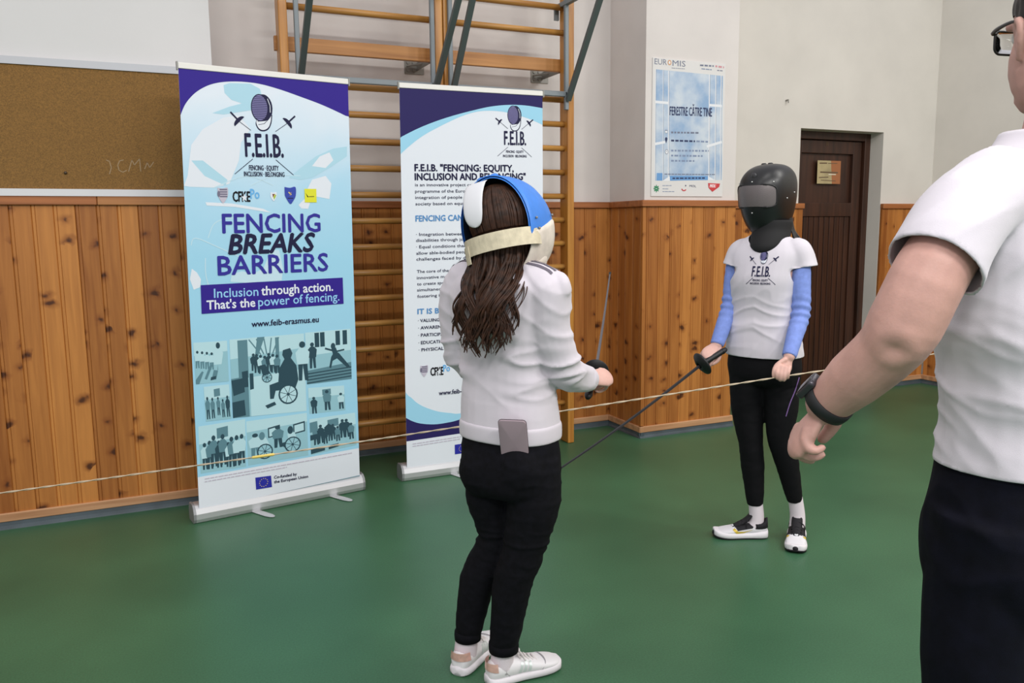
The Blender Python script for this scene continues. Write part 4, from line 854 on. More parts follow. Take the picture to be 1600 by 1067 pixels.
        MB().tube([tuple(F(-.012*k,.0725*k,.124*k))+(.0075*k,), tuple(F(.012*k,.0725*k,.124*k))+(.0075*k,)], 8).build('pull_tab', pink, root, True)
        for side in (-1,1): MB().ball(on(.066,side,.070), .011*k, .011*k, .007*k, F.f, F.u, F.r, 10).build('side_patch', pink, root, True)
        patch('lace_panel', blk, [[(.058,.0745),(.150,.050),(.152,.0575),(.07,.0775)], [(.058,.0745),(.075,.054),(.145,.043),(.150,.052)]])
        patch('heel_panel', blk, [[(.006,.050),(.060,.050),(.064,.076),(.008,.071)]])
        patch('swoosh', mat('gold_print', (206,180,70), .45, .2), [[(.088,.050),(.10,.040),(.155,.040),(.150,.052)][::1], ] if False else [[(.156,.052),(.168,.047),(.150,.028),(.136,.034)], [(.150,.028),(.138,.040),(.114,.038),(.110,.032)], [(.114,.032),(.114,.038),(.074,.047),(.074,.0465)]])
        lc = MB()
        for i in range(4):
            y = .10+.016*i; z = .090-.0085*i
            lc.tube([tuple(F(-.022*k,(y+.004)*k,(z-.012)*k))+(.003*k,), tuple(F(0,y*k,(z+.000)*k))+(.003*k,), tuple(F(.022*k,(y+.004)*k,(z-.012)*k))+(.003*k,)], 6)
        lc.tube([tuple(F(0,.09*k,.098*k))+(.0025,), tuple(F(-.03*k,.10*k,.085*k))+(.0025,), tuple(F(-.036*k,.105*k,.05*k))+(.0025,)], 6)
        lc.build('laces', blk, root, True)
        MB().ball(F(0,.158*k,.0565*k), .010*k, .007*k, .004*k, F.r, F.f, F.u, 10).build('vamp_badge', PWH, root, True)
        tb = MB(); tb.ball(F(0,.245*k,.024*k), .014*k, .010*k, .012*k, F.r, F.f, F.u, 12); tb.build('toe_bumper', blk, root, True)
        ob_ = MB().loft([[F(x*(w_+.003)*k, y*1.02*k, (z+lift(y))*k) for x, z in ((-1,.0),(1,.0),(1,.007),(-1,.007))] for y, w_, a, b_ in prof]); ob_.build('outsole', blk, root, True)
    return root
def hand(mb, wrist, F, fingers, thumb, s=1.0, tb=((.022,.012,-.006),(.040,.040,-.014))):
    """F: x across the knuckles (index = +x), y along the hand, z back of hand. fingers: bend per finger (base, mid, tip) degrees; curls toward -z"""
    wv = Vector(wrist); P = lambda x, y, z: wv+F.r*x*s+F.f*y*s+F.u*z*s
    mb.tube([tuple(P(0,-.02,0))+(.024*s,), tuple(P(0,.02,0))+(.027*s,), tuple(P(0,.05,.0))+(.035*s,), tuple(P(.002,.078,-.002))+(.037*s,)], 14, .42, F.u)
    xs = (.030,.0102,-.0096,-.029); base = (.084,.088,.084,.076); ln = ((.042,.026,.02),(.046,.03,.021),(.043,.028,.02),(.034,.021,.018)); rd = (.0078,.0082,.0079,.0070)
    for i in range(4 if fingers else 0):
        p = P(xs[i], base[i]-.012, 0); a = 0; d = F.f; pts = [tuple(p)+(rd[i]*1.12*s,)]
        spread = (i-1.5)*-.04
        for L_, bnd in zip(ln[i], fingers[i]):
            a += R(bnd); d = (F.f*math.cos(a)-F.u*math.sin(a)+F.r*spread*math.cos(a)).normalized(); p = p+d*L_*s; pts.append(tuple(p)+(rd[i]*(.96 if len(pts) < 3 else .82)*s,))
        mb.tube(pts, 10)
    q = [P(*t) for t in tb]+[P(*t) for t in thumb or ()]
    if thumb: mb.tube([tuple(a)+(r_*s,) for a, r_ in zip(q, (.015,.0125,.0105,.009))], 10)
class Axes:
    def __init__(self, r, f, u): self.r, self.f, self.u = r, f, u
def hand_axes(along, back):
    f = Vector(along).normalized(); u = Vector(back); u = (u-f*u.dot(f)).normalized(); return f, u
def head_shape(mb, H_, s=1.0):
    """H_ frame centred in the head, y forward"""
    P = lambda x, y, z: H_(x*s, y*s, z*s)
    mb.ball(P(0,-.012,.035), .074*s, .092*s, .088*s, H_.r, H_.f, H_.u, 24)
    mb.ball(P(0,.012,-.03), .070*s, .074*s, .090*s, H_.r, H_.f, H_.u, 22)
    mb.ball(P(0,.034,-.078), .050*s, .050*s, .036*s, H_.r, H_.f, H_.u, 14)
    mb.tube([tuple(P(0,.082,.022))+(.010*s,), tuple(P(0,.098,-.012))+(.013*s,), tuple(P(0,.090,-.024))+(.013*s,)], 8)
    for sx in (-1,1):
        mb.ball(P(sx*.013,.088,-.022), .009*s, .010*s, .008*s, H_.r, H_.f, H_.u, 8)
        mb.tube([tuple(P(sx*.014,.082,.040))+(.008*s,), tuple(P(sx*.034,.078,.044))+(.009*s,), tuple(P(sx*.052,.062,.038))+(.008*s,)], 8)
        # ear
        e = [P(sx*.072,.004,.022), P(sx*.080,-.010,.030), P(sx*.084,-.024,.020), P(sx*.081,-.022,-.004), P(sx*.073,-.006,-.026)]
        mb.tube([tuple(p)+(.0065*s,) for p in e], 8); mb.ball(P(sx*.074,-.008,.0), .006*s, .016*s, .024*s, H_.r, H_.f, H_.u, 10)
    mb.tube([tuple(P(-.022,.078,-.052))+(.006*s,), tuple(P(0,.088,-.050))+(.008*s,), tuple(P(.022,.078,-.052))+(.006*s,)], 8)
    mb.tube([tuple(P(-.018,.076,-.060))+(.006*s,), tuple(P(0,.085,-.061))+(.008*s,), tuple(P(.018,.076,-.060))+(.006*s,)], 8)
def face_parts(H_, parent, s=1.0):
    P = lambda x, y, z: H_(x*s, y*s, z*s)
    for sx in (-1,1):
        e = MB().mat(mat('eye_white', (226,222,216), .3)); e.ball(P(sx*.032,.068,.022), .0125*s, .0125*s, .0125*s, H_.r, H_.f, H_.u, 14)
        e.mat(mat('iris', (70,50,36), .25)); e.ball(P(sx*.032,.0775,.022), .0055*s, .0045*s, .0055*s, H_.r, H_.f, H_.u, 10); e.build('eye', None, parent, True)
    lp = MB().tube([tuple(P(-.020,.0815,-.0555))+(.004*s,), tuple(P(0,.0935,-.0555))+(.0055*s,), tuple(P(.020,.0815,-.0555))+(.004*s,)], 8); lp.build('lips', mat('lips', (176,104,100), .5), parent, True)
def T(p, r): return tuple(p)+(r,)

# ------------------------------------------------------------------ person in the blue mask, seen from behind
A = Frame((0,0,0), 60)
def tr(F, px, a, b_, **k): return ring(F, px, a, b_, **k)
AH = Frame((0.9417, 2.1341, 1.3619), 52, roll=-13, pitch=-3)
sh_l, el_l, wr_l = (0.8531, 2.2479, 1.1945), (0.8538, 2.2714, 0.9882), (1.0288, 2.3449, 0.8969)
sh_r, el_r, wr_r = (1.0058, 1.996, 1.1895), (1.0529, 2.0033, 0.9773), (1.2133, 2.1244, 0.901)
LEG1 = [[(0.9029, 2.1697, 0.6836),(0.899, 2.1647, 0.5668),(0.916, 2.165, 0.4376),(0.8667, 2.204, 0.2947),(0.8367, 2.2226, 0.1109),(0.8287, 2.2275, 0.0467)],
        [(0.9786, 2.045, 0.7061),(0.9782, 2.0377, 0.5841),(0.9561, 2.0542, 0.4465),(0.9275, 2.0852, 0.3113),(0.9098, 2.1122, 0.11),(0.9037, 2.115, 0.0377)]]
TOR1 = [((0.9367, 2.1099, 0.6812),.136,.096),((0.9399, 2.1154, 0.7412),.134,.092),((0.942, 2.1226, 0.8162),.124,.082),((0.934, 2.1296, 0.911),.116,.080),((0.9315, 2.1311, 0.9866),.118,.082),((0.9308, 2.1318, 1.0615),.132,.088),((0.9317, 2.1317, 1.1358),.142,.09),((0.9314, 2.1293, 1.1912),.140,.082),((0.929, 2.1317, 1.237),.10,.062),((0.929, 2.1351, 1.2733),.05,.05)]
b = MB(); b.loft(smooth_rings([ring(A, c, x, y) for c, x, y in TOR1], 3))
b.tube([T((0.9272, 2.1318, 1.2461),.05), T((0.9308, 2.1379, 1.3186),.047), T((0.9316, 2.1425, 1.3729),.05)], 14)
head_shape(b, AH, .96)
for L_ in LEG1: b.tube([T(p, r) for p, r in zip(L_, (.068,.066,.048,.046,.030,.032))], 16)
for (a_, e_, w_), s in (((sh_l,el_l,wr_l),1),((sh_r,el_r,wr_r),1)): b.tube([T(a_,.046),T(e_,.038),T(w_,.025)], 12)
hd = (Vector((1.2919, 2.1499, 0.9001))-Vector(wr_r))
f_, u_ = hand_axes(hd, rt*.55-fw*.55+Vector((0,0,.6))); r_ = u_.cross(f_)
GR1 = Vector((1.28, 2.1924, 0.8901))
hand(b, wr_r, Axes(u_.cross(f_), f_, u_), ((55,75,50),(60,78,50),(62,80,50),(64,80,50)), ((.040,.060,-.028),(.022,.078,-.040)), .92)
hl = Vector((1.1284, 2.3633, 0.875))-Vector(wr_l); f_, u_ = hand_axes(hl, -A.r); hand(b, wr_l, Axes(f_.cross(u_), f_, u_), ((30,40,25),)*4, ((.045,.065,-.01),(.04,.085,-.012)), .92)
for L_, hdg in ((LEG1[0],52),(LEG1[1],88)):
    fa = Frame(L_[5], hdg); fb = Frame((L_[5][0],L_[5][1],0), hdg); b.tube([T(fa(0,0,-.01),.026), T(fb(0,-.01,.05),.024), T(fb(0,.05,.036),.016), T(fb(0,.11,.028),.009)], 12)
P1_ = organic('person', b, SKIN, None, .0038, 3)
tag(P1_, 'person in a blue fencing mask and white sweater seen from behind', 'person')
# jeans
b = MB(); b.loft(smooth_rings([ring(A, c, x, y) for c, x, y in [((0.9437, 2.1218, 0.8162),.140,.10),((0.9399, 2.1154, 0.7412),.150,.108),((0.9384, 2.1091, 0.6811),.153,.116),((0.9367, 2.1067, 0.6238),.148,.112),((0.9376, 2.1049, 0.593),.13,.09)]], 3))
b.ball(Vector((0.8938, 2.1488, 0.6648))-A.f*.030, .078, .078, .088); b.ball(Vector((0.967, 2.0467, 0.6825))-A.f*.030, .080, .080, .090)
for L_, rr in ((LEG1[0],(.080,.077,.057,.057,.038)),(LEG1[1],(.082,.080,.062,.059,.042))): b.tube([T(p, r) for p, r in zip(L_, rr)], 18, dome=False)
def jeans_fold(co, n):
    d = 0
    for L_ in LEG1:
        k = abs(co.z-L_[2][2]); d += .004*math.exp(-(k/.06)**2)*(ridge(co,5,5,34,2)-.3)
    return d*.8+.002*nz(co, 9, 9, 16)+.0022*(ridge(co, 10, 10, 22, 3)-.3)
J1 = organic('jeans', b, DENIM, P1_, .0058, 4, jeans_fold)
# hems and back pocket seams
b = MB()
for L_, r0 in ((LEG1[0],.039),(LEG1[1],.043)):
    c = Vector(L_[4]); b.loft([[c+Vector((math.cos(t)*r,math.sin(t)*r,z)) for t in [k*math.pi/12 for k in range(24)]] for z, r in ((-.012,r0-.006),(-.012,r0+.002),(.006,r0+.0032),(.016,r0+.002),(.022,r0-.006))], cap=False)
b.build('hem', DENIM, J1, True)
for i, (L_, hdg, heel) in enumerate(((LEG1[0],50,(0.776, 2.2193, 0.0)),(LEG1[1],88,(0.8501, 2.129, 0.0)))):
    c = Vector(L_[5]); fr = Frame((c.x,c.y,0), hdg); fr.o = fr(0,-.048,0)
    sk = MB(); sk.tube([T(Vector(L_[4])+V(0,0,.02),.034), T(c+V(0,0,.0),.036), T(fr(0,.055,.05),.036), T(fr(0,.08,.03),.03)], 16); sk.build('sock', SOCK, P1_, True)
    shoe(fr, .245, P1_, 'court')
# sweater
b = MB(); b.loft(smooth_rings([ring(A, c, x, y) for c, x, y in [((0.9424, 2.1204, 0.7667),.150,.112),((0.9434, 2.1218, 0.7932),.152,.114),((0.9432, 2.1249, 0.8348),.151,.112),((0.9391, 2.1273, 0.911),.143,.104),((0.9349, 2.1296, 0.9866),.140,.100),((0.9325, 2.1311, 1.0615),.150,.105),((0.9317, 2.1317, 1.1358),.166,.112),((0.9314, 2.1293, 1.1912),.168,.104),((0.9299, 2.1294, 1.2242),.142,.086),((0.9279, 2.1331, 1.257),.085,.066),((0.929, 2.1348, 1.2861),.058,.058)]], 3))
b.tube([T((0.8851, 2.2045, 1.2221),.052),T(sh_l,.062),T((0.843, 2.2697, 1.0901),.057),T(el_l,.052),T((0.937, 2.3245, 0.9283),.046),T(wr_l,.040)], 18)
b.tube([T((0.9749, 2.0537, 1.2229),.050),T(sh_r,.063),T((1.011, 1.9956, 1.0934),.058),T(el_r,.053),T((1.1263, 2.0625, 0.9284),.047),T((1.193, 2.1122, 0.9067),.039)], 18)
b.ball((1.0276, 1.9768, 1.2004), .030, .05, .045)
zb = TOR1[2][0][2]
def knit_fold(co, n):
    back = max(0, -(A.inv(co)[1]-A.inv(TOR1[4][0])[1])/.1)
    x = A.inv(co)[0]-A.inv(TOR1[4][0])[0]; z = co.z
    d = .003*nz(co, 7, 7, 7)+.0008*nz(co, 30, 30, 40, 5)
    q = co+Vector((0,0,.03*nz(co,6,6,6,4)+.18*abs(x)*abs(x)))
    lowz = math.exp(-((z-.97)/.085)**2)
    d += lowz*.0125*(ridge(q, 3.2, 3.2, 21, 1, 2.4)-.35)
    q2 = Vector((co.x, co.y, z+.55*x))
    d += (1-lowz)*.0045*(ridge(q2, 5, 5, 13, 8, 2.2)-.3)
    if z < .875: d *= .3
    return d
SW1 = organic('sweater', b, WHITEK, P1_, .0056, 4, knit_fold)
# hem band and cuff of the sweater
b = MB(); b.loft(smooth_rings([ring(A, Vector((0.943, 2.1213, 0.7818))+V(0,0,z), .153+o, .115+o, 40) for z, o in ((-.022,-.004),(-.021,.001),(-.010,.0025),(.012,.0025),(.022,.001),(.026,-.003))], 2)); b.build('hem_band', WHITEK, SW1, True)
wv = Vector((1.193, 2.1122, 0.9067)); dv = (wv-Vector((1.1263, 2.0625, 0.9284))).normalized(); b = MB(); b.tube([T(wv-dv*.02,.041),T(wv,.040),T(wv+dv*.014,.037)], 18, dome=False); b.build('cuff', WHITEK, SW1, True)
# shoulder stripes
dg = bpy.context.evaluated_depsgraph_get(); bv = BVHTree.FromObject(SW1.evaluated_get(dg), dg)
sc = Vector((0.9289, 2.1277, 1.2097)); xx, yy, _ = A.inv(sc)
b = MB()
for k in range(3):
    for s in (1,-1):
        lo_, hi_ = [], []
        for i in range(15):
            x = s*(.045+.135*i/14)
            for o, lst in ((-.0045,lo_),(.0045,hi_)):
                yv = -.028+k*.019+o+.006*abs(x)/.15
                h, nn, _, _ = bv.ray_cast(A(xx+x, yy+yv, 1.42), V(0,0,-1))
                lst.append(h+nn*.0022 if h else None)
        ok = [i for i in range(15) if lo_[i] and hi_[i]]
        b = MB()
        for i, j in zip(ok, ok[1:]): b.add([lo_[i],lo_[j],hi_[j],hi_[i]], [(0,1,2,3)])
        b.build('shoulder_stripe', mat('stripe_grey', (98,92,104), .8), SW1, True)
# hoop of cloth over the right shoulder seam
# mask of the first person
M1 = MB(); 
def shell(H_, ycuts, wx, hz, zc, a0, a1, n=34, thick=0, yf=None):
    """arched shell round the head axis; angle 0 is the crown, opening towards -y"""
    rows = []
    for y, k in ycuts:
        rows.append([H_(math.sin(a)*(wx*k-thick), y, zc+math.cos(a)*(hz*k-thick)) for a in [a0+(a1-a0)*j/n for j in range(n+1)]])
    return rows
yc = [(-.060,.965),(-.0585,.985),(-.04,.99),(0,1.005),(.04,1.0),(.07,.97),(.10,.90),(.125,.78),(.142,.60),(.152,.38),(.156,.12)]
out = shell(AH, yc, .114, .147, .0, R(-112), R(112))
inn = shell(AH, yc[::-1], .114, .147, .0, R(-112), R(112), thick=.006)
M1.loft(out+inn, cap=False, closed=False)
MK1 = M1.build('fencing_mask', MASKB, P1_, True)
lin = MB().loft(shell(AH, [(-.0585,.98)]+yc[2:-1], .114, .147, 0, R(-111), R(111), thick=.0075), cap=False, closed=False); lin.build('lining', MASKD, MK1, True)
# cream bib: lower face part and skirt round the throat
bb = MB(); rows = []
for y, k in [(-.052,.985),(-.01,1.0),(.02,1.01),(.05,1.0),(.08,.97),(.11,.88),(.135,.72),(.15,.5),(.158,.2)]:
    up = 106-17*max(0,min(1,(y+.05)/.13))
    rows.append([AH(math.sin(a)*(.1155*k), y, math.cos(a)*(.149*k)) for a in [R(up)+(R(180)-R(up))*j/14 for j in range(15)]]+[AH(-math.sin(a)*(.1155*k), y, math.cos(a)*(.149*k)) for a in [R(180)-(R(180)-R(up))*j/14 for j in range(1,15)]])
bb.loft(rows, cap=False, closed=False)
rows = []
for z, wx_, y0, y1 in ((-.085,.092,-.045,.13),(-.115,.080,-.045,.122),(-.14,.070,-.04,.105),(-.165,.070,-.03,.095),(-.19,.078,-.02,.10)):
    rows.append([AH(wx_*math.sin(a), (y0+y1)/2+(y1-y0)/2*math.cos(a), z) for a in [R(-140)+R(280)*j/28 for j in range(29)]])
bb.loft(rows, cap=False, closed=False); BB = bb.build('bib', BIBC, MK1, True); sd = BB.modifiers.new('solid', 'SOLIDIFY'); sd.thickness = .004
for a, y in ((90,-.03),(84,.085),(101,-.02),(-90,-.03),(-84,.085)): MB().ball(AH(math.sin(R(a))*.1165*(1 if y < .05 else .96), y, math.cos(R(a))*.149), .004, .004, .004, n=10).build('rivet', BRACK, MK1, True)
# blue front trim clips on the crown
for x in (-.03,.012): MB().ball(AH(x, -.035, .1445), .014, .010, .006, AH.r, AH.f, AH.u, 12).build('crown_clip', MASKB, MK1, True)
# white pad on a spring tongue
pd = MB(); rows = []
for z, y, hw in ((.136,-.050,.030),(.125,-.075,.032),(.095,-.100,.032),(.062,-.114,.031),(.036,-.119,.029),(.016,-.119,.023),(.006,-.117,.014),(.002,-.116,.004)):
    rows.append([AH(-.028+hw*math.cos(t), y-.004*math.sin(t)-.0, z+.0) for t in [2*math.pi*j/16 for j in range(16)]])
pd.loft(smooth_rings(rows, 2)); pd.build('back_pad', TONG, MK1, True)
st = MB(); rows = []
for i in range(23):
    a = R(-100)+R(200)*i/22; cx_, cy_2 = .108*math.sin(a), -.030-.098*math.cos(a)
    dz = -.010
    rows.append([AH(cx_*q, -.030+(cy_2+.030)*q, z+dz-.0) for q, z in ((1,-.062),(1.03,-.062),(1.03,-.014),(1,-.014))])
st.loft(rows); ST = st.build('back_strap', STRAP, MK1)
st = MB(); rows = []
for i in range(10):
    a = R(-98)+R(62)*i/9; rows.append([AH(.1115*math.sin(a)*q, -.030-.1015*math.cos(a)*q, z) for q, z in ((1,-.092),(1.025,-.092),(1.025,-.042),(1,-.042))])
st.loft(rows); st.build('strap_end', STRAP, ST)
# hair
hb = MB(); hb.ball(AH(0,-.022,.022), .086, .088, .098, AH.r, AH.f, AH.u, 24)
rr = random.Random(3); tc_ = Vector(TOR1[6][0]); hc = AH.o
def strand(ang, r0, ln, sx, ph, seed, thick):
    q = []; n_ = 13
    for i in range(n_):
        t = i/(n_-1); z = hc.z-.035-ln*t
        hx, hy = .082*math.sin(ang), -.024-.086*math.cos(ang)
        k = min(1, max(0, (t*ln-.03)/.16)); k = k*k*(3-2*k)
        base = Vector((AH(hx*r0, hy*r0, 0).x, AH(hx*r0, hy*r0, 0).y, 0))
        xb, yb, _ = A.inv(Vector((hc.x,hc.y,0)))
        x2 = (sx*1.0)+.030; tb = -.132-.020*math.cos(sx/.1*1.4)*(.6+.4*t)+(1-r0)*.05
        txx, tyy, _ = A.inv(tc_); bs = A(txx+x2, tyy+tb, 0); bs.z = 0
        wob = (.010+.008*t)*math.sin(t*ln*38+ph)*min(1, t*2)
        p = base.lerp(bs, k)+A.r*wob+A.f*(.008*math.cos(t*ln*30+ph*1.3)*min(1,t*2)); p.z = z
        q.append(T(p, thick*(1-.75*t*t)))
    return q
CLP = [rr.uniform(0,6.3) for _ in range(22)]
for i in range(300):
    ang = rr.uniform(-1.9,1.9); c_ = int((ang+1.9)/3.8*21.99); ca = (c_+.5)/22*3.8-1.9
    sx = (ang*.35+ca*.65)/1.9*.092+rr.uniform(-.010,.010); ln = rr.uniform(.22,.318)-.09*(abs(sx)/.11)**2
    hb.tube(strand(ang, rr.uniform(.88,1.03), ln, sx, CLP[c_]+rr.uniform(-.5,.5), i, rr.uniform(.003,.0068)), 6)
for i in range(150):   # locks combed over the crown
    a = rr.uniform(-2.0,2.0); q = []
    for j in range(7):
        e_ = R(80-100*j/6); k_ = 1.0+.012*rr.random()
        q.append(T(AH(.086*k_*math.cos(e_)*math.sin(a), -.022-.088*k_*math.cos(e_)*math.cos(a), .022+.098*k_*math.sin(e_)), .0035))
    hb.tube(q, 5)
for i in range(16):
    ang = rr.uniform(.6,1.9)*rr.choice((1,1,1,-1)); hb.tube(strand(ang, 1.02, rr.uniform(.19,.28), ang/1.9*.125, rr.uniform(0,6.3), i, .0024), 5)
hb.build('hair', HAIR, P1_, True)
# phone in the back pocket
c0 = Vector((0.883, 1.9728, 0.8431))
def rrect(w_, h_, r_, n_=6):
    o = []
    for cx, cz, a0 in ((w_-r_,h_-r_,0),(-w_+r_,h_-r_,90),(-w_+r_,-h_+r_,180),(w_-r_,-h_+r_,270)):
        for i in range(n_+1): a = R(a0+90*i/n_); o.append((cx+r_*math.cos(a), cz+r_*math.sin(a)))
    return o
b = MB(); vf = Frame(c0, 36, pitch=19); b.loft([[vf(x*s, y, z*s-.074) for x, z in rrect(.039,.074,.010)] for y, s in ((-.004,.96),(-.003,1),(.003,1),(.004,.96))])
phn = b.build('mobile_phone', mat('phone_case', (156,138,146), .45), None, True); tag(phn, 'mauve grey mobile phone sticking out of the black jeans back pocket', 'phone')
vb_ = MB(); vb_.loft([[vf(x*s, y, z*s-.074) for x, z in rrect(.040,.075,.011)] for y, s in ((-.001,1),(.001,1))]); vb_.build('bumper', mat('phone_edge', (60,52,58), .4), phn)
# foil of the first person
def foil(label, pommel, guard, tip, gr, bm_, wd, grip_m):
    pommel, guard, tip = Vector(pommel), Vector(guard), Vector(tip); d = (guard-pommel).normalized(); t = thing('fencing_foil', label, 'foil', guard)
    MB().tube([T(pommel-d*.004,.010), T(pommel+d*.012,.013), T(pommel+d*.02,.0115), T(guard-d*.05,.0125), T(guard-d*.008,.010)], 12).build('grip', grip_m, t, True)
    dd = (tip-guard).normalized(); g = MB(); s = dd.orthogonal().normalized(); u = dd.cross(s)
    g.loft([[guard+dd*o+(s*math.cos(2*math.pi*j/32)+u*math.sin(2*math.pi*j/32))*r_ for j in range(32)] for o, r_ in ((-.012,gr),(-.009,gr+.001),(-.004,gr*.98),(.006,gr*.6),(.010,gr*.3),(.006,gr*.25),(0,gr*.55),(-.010,gr*.97))]); g.build('guard', FOILK, t, True)
    bl_ = MB(); n_ = 10; rows = []
    side = dd.cross(Vector((0,0,1))).normalized(); up_ = side.cross(dd)
    for i in range(n_+1):
        q = guard.lerp(tip, i/n_)+up_*(-.012*math.sin(math.pi*i/n_)); k = wd*(1-.45*i/n_); rows.append([q+side*k*a+up_*k*b_ for a, b_ in ((-1,-.8),(1,-.8),(1,.8),(-1,.8))])
    bl_.loft(rows); bl_.build('blade', bm_, t)
    MB().tube([T(tip-dd*.004,wd*.8), T(tip+dd*.012,wd*1.1)], 10).build('tip', FOILK, t, True)
    return t
foil('fencing foil with a grey blade pointing up, held by the person seen from behind', (1.2265, 2.1592, 0.8415), (1.3432, 2.3135, 0.8907), (1.8031, 2.9898, 1.1636), .043, FOILG, .0048, FOILK)

# ------------------------------------------------------------------ person in the black mask, facing the camera
G = Frame((0,0,0), 242)          # facing left-towards the camera
GH = Frame((2.3919, 2.6914, 1.4835), 252, roll=0, pitch=-4)
LEG2 = [[(2.3175, 2.7061, 0.7446),(2.3199, 2.7016, 0.5775),(2.3333, 2.6907, 0.437),(2.3506, 2.6936, 0.3255),(2.373, 2.6952, 0.148),(2.3811, 2.6936, 0.0886)],
        [(2.4004, 2.5931, 0.7556),(2.4038, 2.5887, 0.5917),(2.4053, 2.5922, 0.4743),(2.4479, 2.5946, 0.3618),(2.5082, 2.5998, 0.1746),(2.5286, 2.6025, 0.1068)]]
TOR2 = [((2.3575, 2.6482, 0.7367),.125,.082),((2.3585, 2.6526, 0.8046),.130,.086),((2.3554, 2.6574, 0.8998),.122,.084),((2.3548, 2.6611, 0.9944),.112,.08),((2.3565, 2.6636, 1.0884),.125,.09),((2.3607, 2.6649, 1.1819),.135,.09),((2.3665, 2.6669, 1.2482),.130,.08),((2.3705, 2.6656, 1.288),.08,.05),((2.374, 2.6675, 1.3249),.048,.046)]
sr2, er2, wr2 = (2.2949, 2.7665, 1.2556), (2.2555, 2.7544, 1.024), (2.1606, 2.7178, 0.8673)
sl2, el2, wl2 = (2.4334, 2.5442, 1.2573), (2.4092, 2.5056, 1.0057), (2.2978, 2.4428, 0.8467)
b = MB(); b.loft(smooth_rings([ring(G, c, x, y) for c, x, y in TOR2], 3))
b.tube([T((2.372, 2.6629, 1.2747),.05), T((2.3802, 2.6809, 1.3804),.046), T((2.3846, 2.6891, 1.4466),.05)], 14)
head_shape(b, GH, .95)
for L_ in LEG2: b.tube([T(p, r) for p, r in zip(L_, (.058,.053,.042,.040,.024,.024))], 16)
for a_, e_, w_ in ((sr2,er2,wr2),(sl2,el2,wl2)): b.tube([T(Vector(a_).lerp(Vector(e_),.06),.034),T(e_,.032),T(w_,.023)], 14)
grip_a, grip_b = Vector((2.1692, 2.6781, 0.8503)), Vector((2.0539, 2.6829, 0.7967))
hv = Vector((2.0846, 2.6902, 0.8253))-Vector(wr2); gd = (grip_b-grip_a).normalized()
f_, u_ = hand_axes(hv, -fw*.55+Vector((0,0,.7))+rt*.2); hand(b, wr2, Axes(u_.cross(f_), f_, u_), ((42,66,40),(46,66,40),(48,66,40),(50,66,40)), ((.045,.062,-.026),(.034,.086,-.036)), .9)
hv = Vector((2.2527, 2.4288, 0.7679))-Vector(wl2)
f_, u_ = hand_axes(hv, -fw*.8+rt*.25); hand(b, wl2, Axes(f_.cross(u_)*1, f_, u_), None, None, .84)
for q in (((2.2407, 2.4357, 0.8138),(2.2231, 2.4258, 0.7913),(2.2258, 2.4276, 0.7679),(2.2461, 2.443, 0.7687)), ((2.2471, 2.4249, 0.8124),(2.2306, 2.4126, 0.7852),(2.2325, 2.417, 0.7614),(2.2552, 2.4349, 0.7642)), ((2.2564, 2.4138, 0.8108),(2.24, 2.4019, 0.7861),(2.2434, 2.4078, 0.762),(2.2633, 2.4262, 0.7675)), ((2.2688, 2.4064, 0.8135),(2.2527, 2.3951, 0.7937),(2.2563, 2.4013, 0.7722),(2.2725, 2.4189, 0.7755))):
    b.tube([T(p, r) for p, r in zip(q, (.0078,.0072,.0066,.0058))], 10)
b.tube([T((2.2701, 2.4371, 0.8368),.011), T((2.2377, 2.4432, 0.818),.0088), T((2.2198, 2.4403, 0.7969),.0075), T((2.2175, 2.4401, 0.7742),.006)], 10)
for L_, hdg in ((LEG2[0],296),(LEG2[1],225)):
    fa = Frame(L_[5], hdg); fb = Frame((L_[5][0],L_[5][1],0), hdg); b.tube([T(fa(0,0,-.01),.024), T(fb(0,-.01,.05),.024), T(fb(0,.06,.040),.020), T(fb(0,.12,.032),.013)], 12)
P2_ = organic('person', b, SKIN, None, .0038, 3)
tag(P2_, 'person in a black fencing mask and white printed T-shirt facing the camera', 'person')
# leggings
b = MB(); b.loft(smooth_rings([ring(G, c, x, y) for c, x, y in [((2.3577, 2.6536, 0.8456),.148,.105),((2.3567, 2.6493, 0.7778),.153,.108),((2.3583, 2.6487, 0.7283),.146,.098),((2.3582, 2.6471, 0.6955),.125,.07)]], 3))
for L_, rr_ in zip(LEG2, ((.080,.068,.052,.050,.035),(.081,.068,.054,.051,.033))): b.tube([T(p, r) for p, r in zip(L_, rr_)], 18, dome=False)
def leg_fold(co, n): return .0015*nz(co, 14, 14, 26)+.001*nz(co, 40, 40, 60, 2)
LG2 = organic('leggings', b, LEGG, P2_, .0055, 14, leg_fold)
dg = bpy.context.evaluated_depsgraph_get(); bv = BVHTree.FromObject(LG2.evaluated_get(dg), dg)
q = []
for p in ((2.4092, 2.4889, 0.824),(2.3921, 2.4848, 0.7468),(2.3744, 2.4849, 0.6954),(2.352, 2.4871, 0.644),(2.3343, 2.4872, 0.5926)):
    o_ = Vector((0,0,1.36)); h, nn, _, _ = bv.ray_cast(o_, (Vector(p)-o_).normalized())
    if h: q.append(T(h+nn*.0015, .0024))
if len(q) > 2: MB().tube(q, 6).build('piping', mat('purple_piping', (124,92,150), .6), LG2, True)
for L_, hdg, c, Ls in ((LEG2[0],296,(2.4297, 2.6876, 0.0),.232),(LEG2[1],225,(2.604, 2.6373, 0.0),.232)):
    a = Vector(L_[5]); fr = Frame((a.x,a.y,0), hdg); fr.o = fr(0,-.045,0)
    sk = MB(); sk.tube([T(Vector(L_[4])+V(0,0,.02),.030), T(a,.032), T(fr(0,.055,.05),.034), T(fr(0,.08,.03),.03)], 16); sk.build('sock', SOCK, P2_, True)
    shoe(fr, Ls, P2_, 'run')
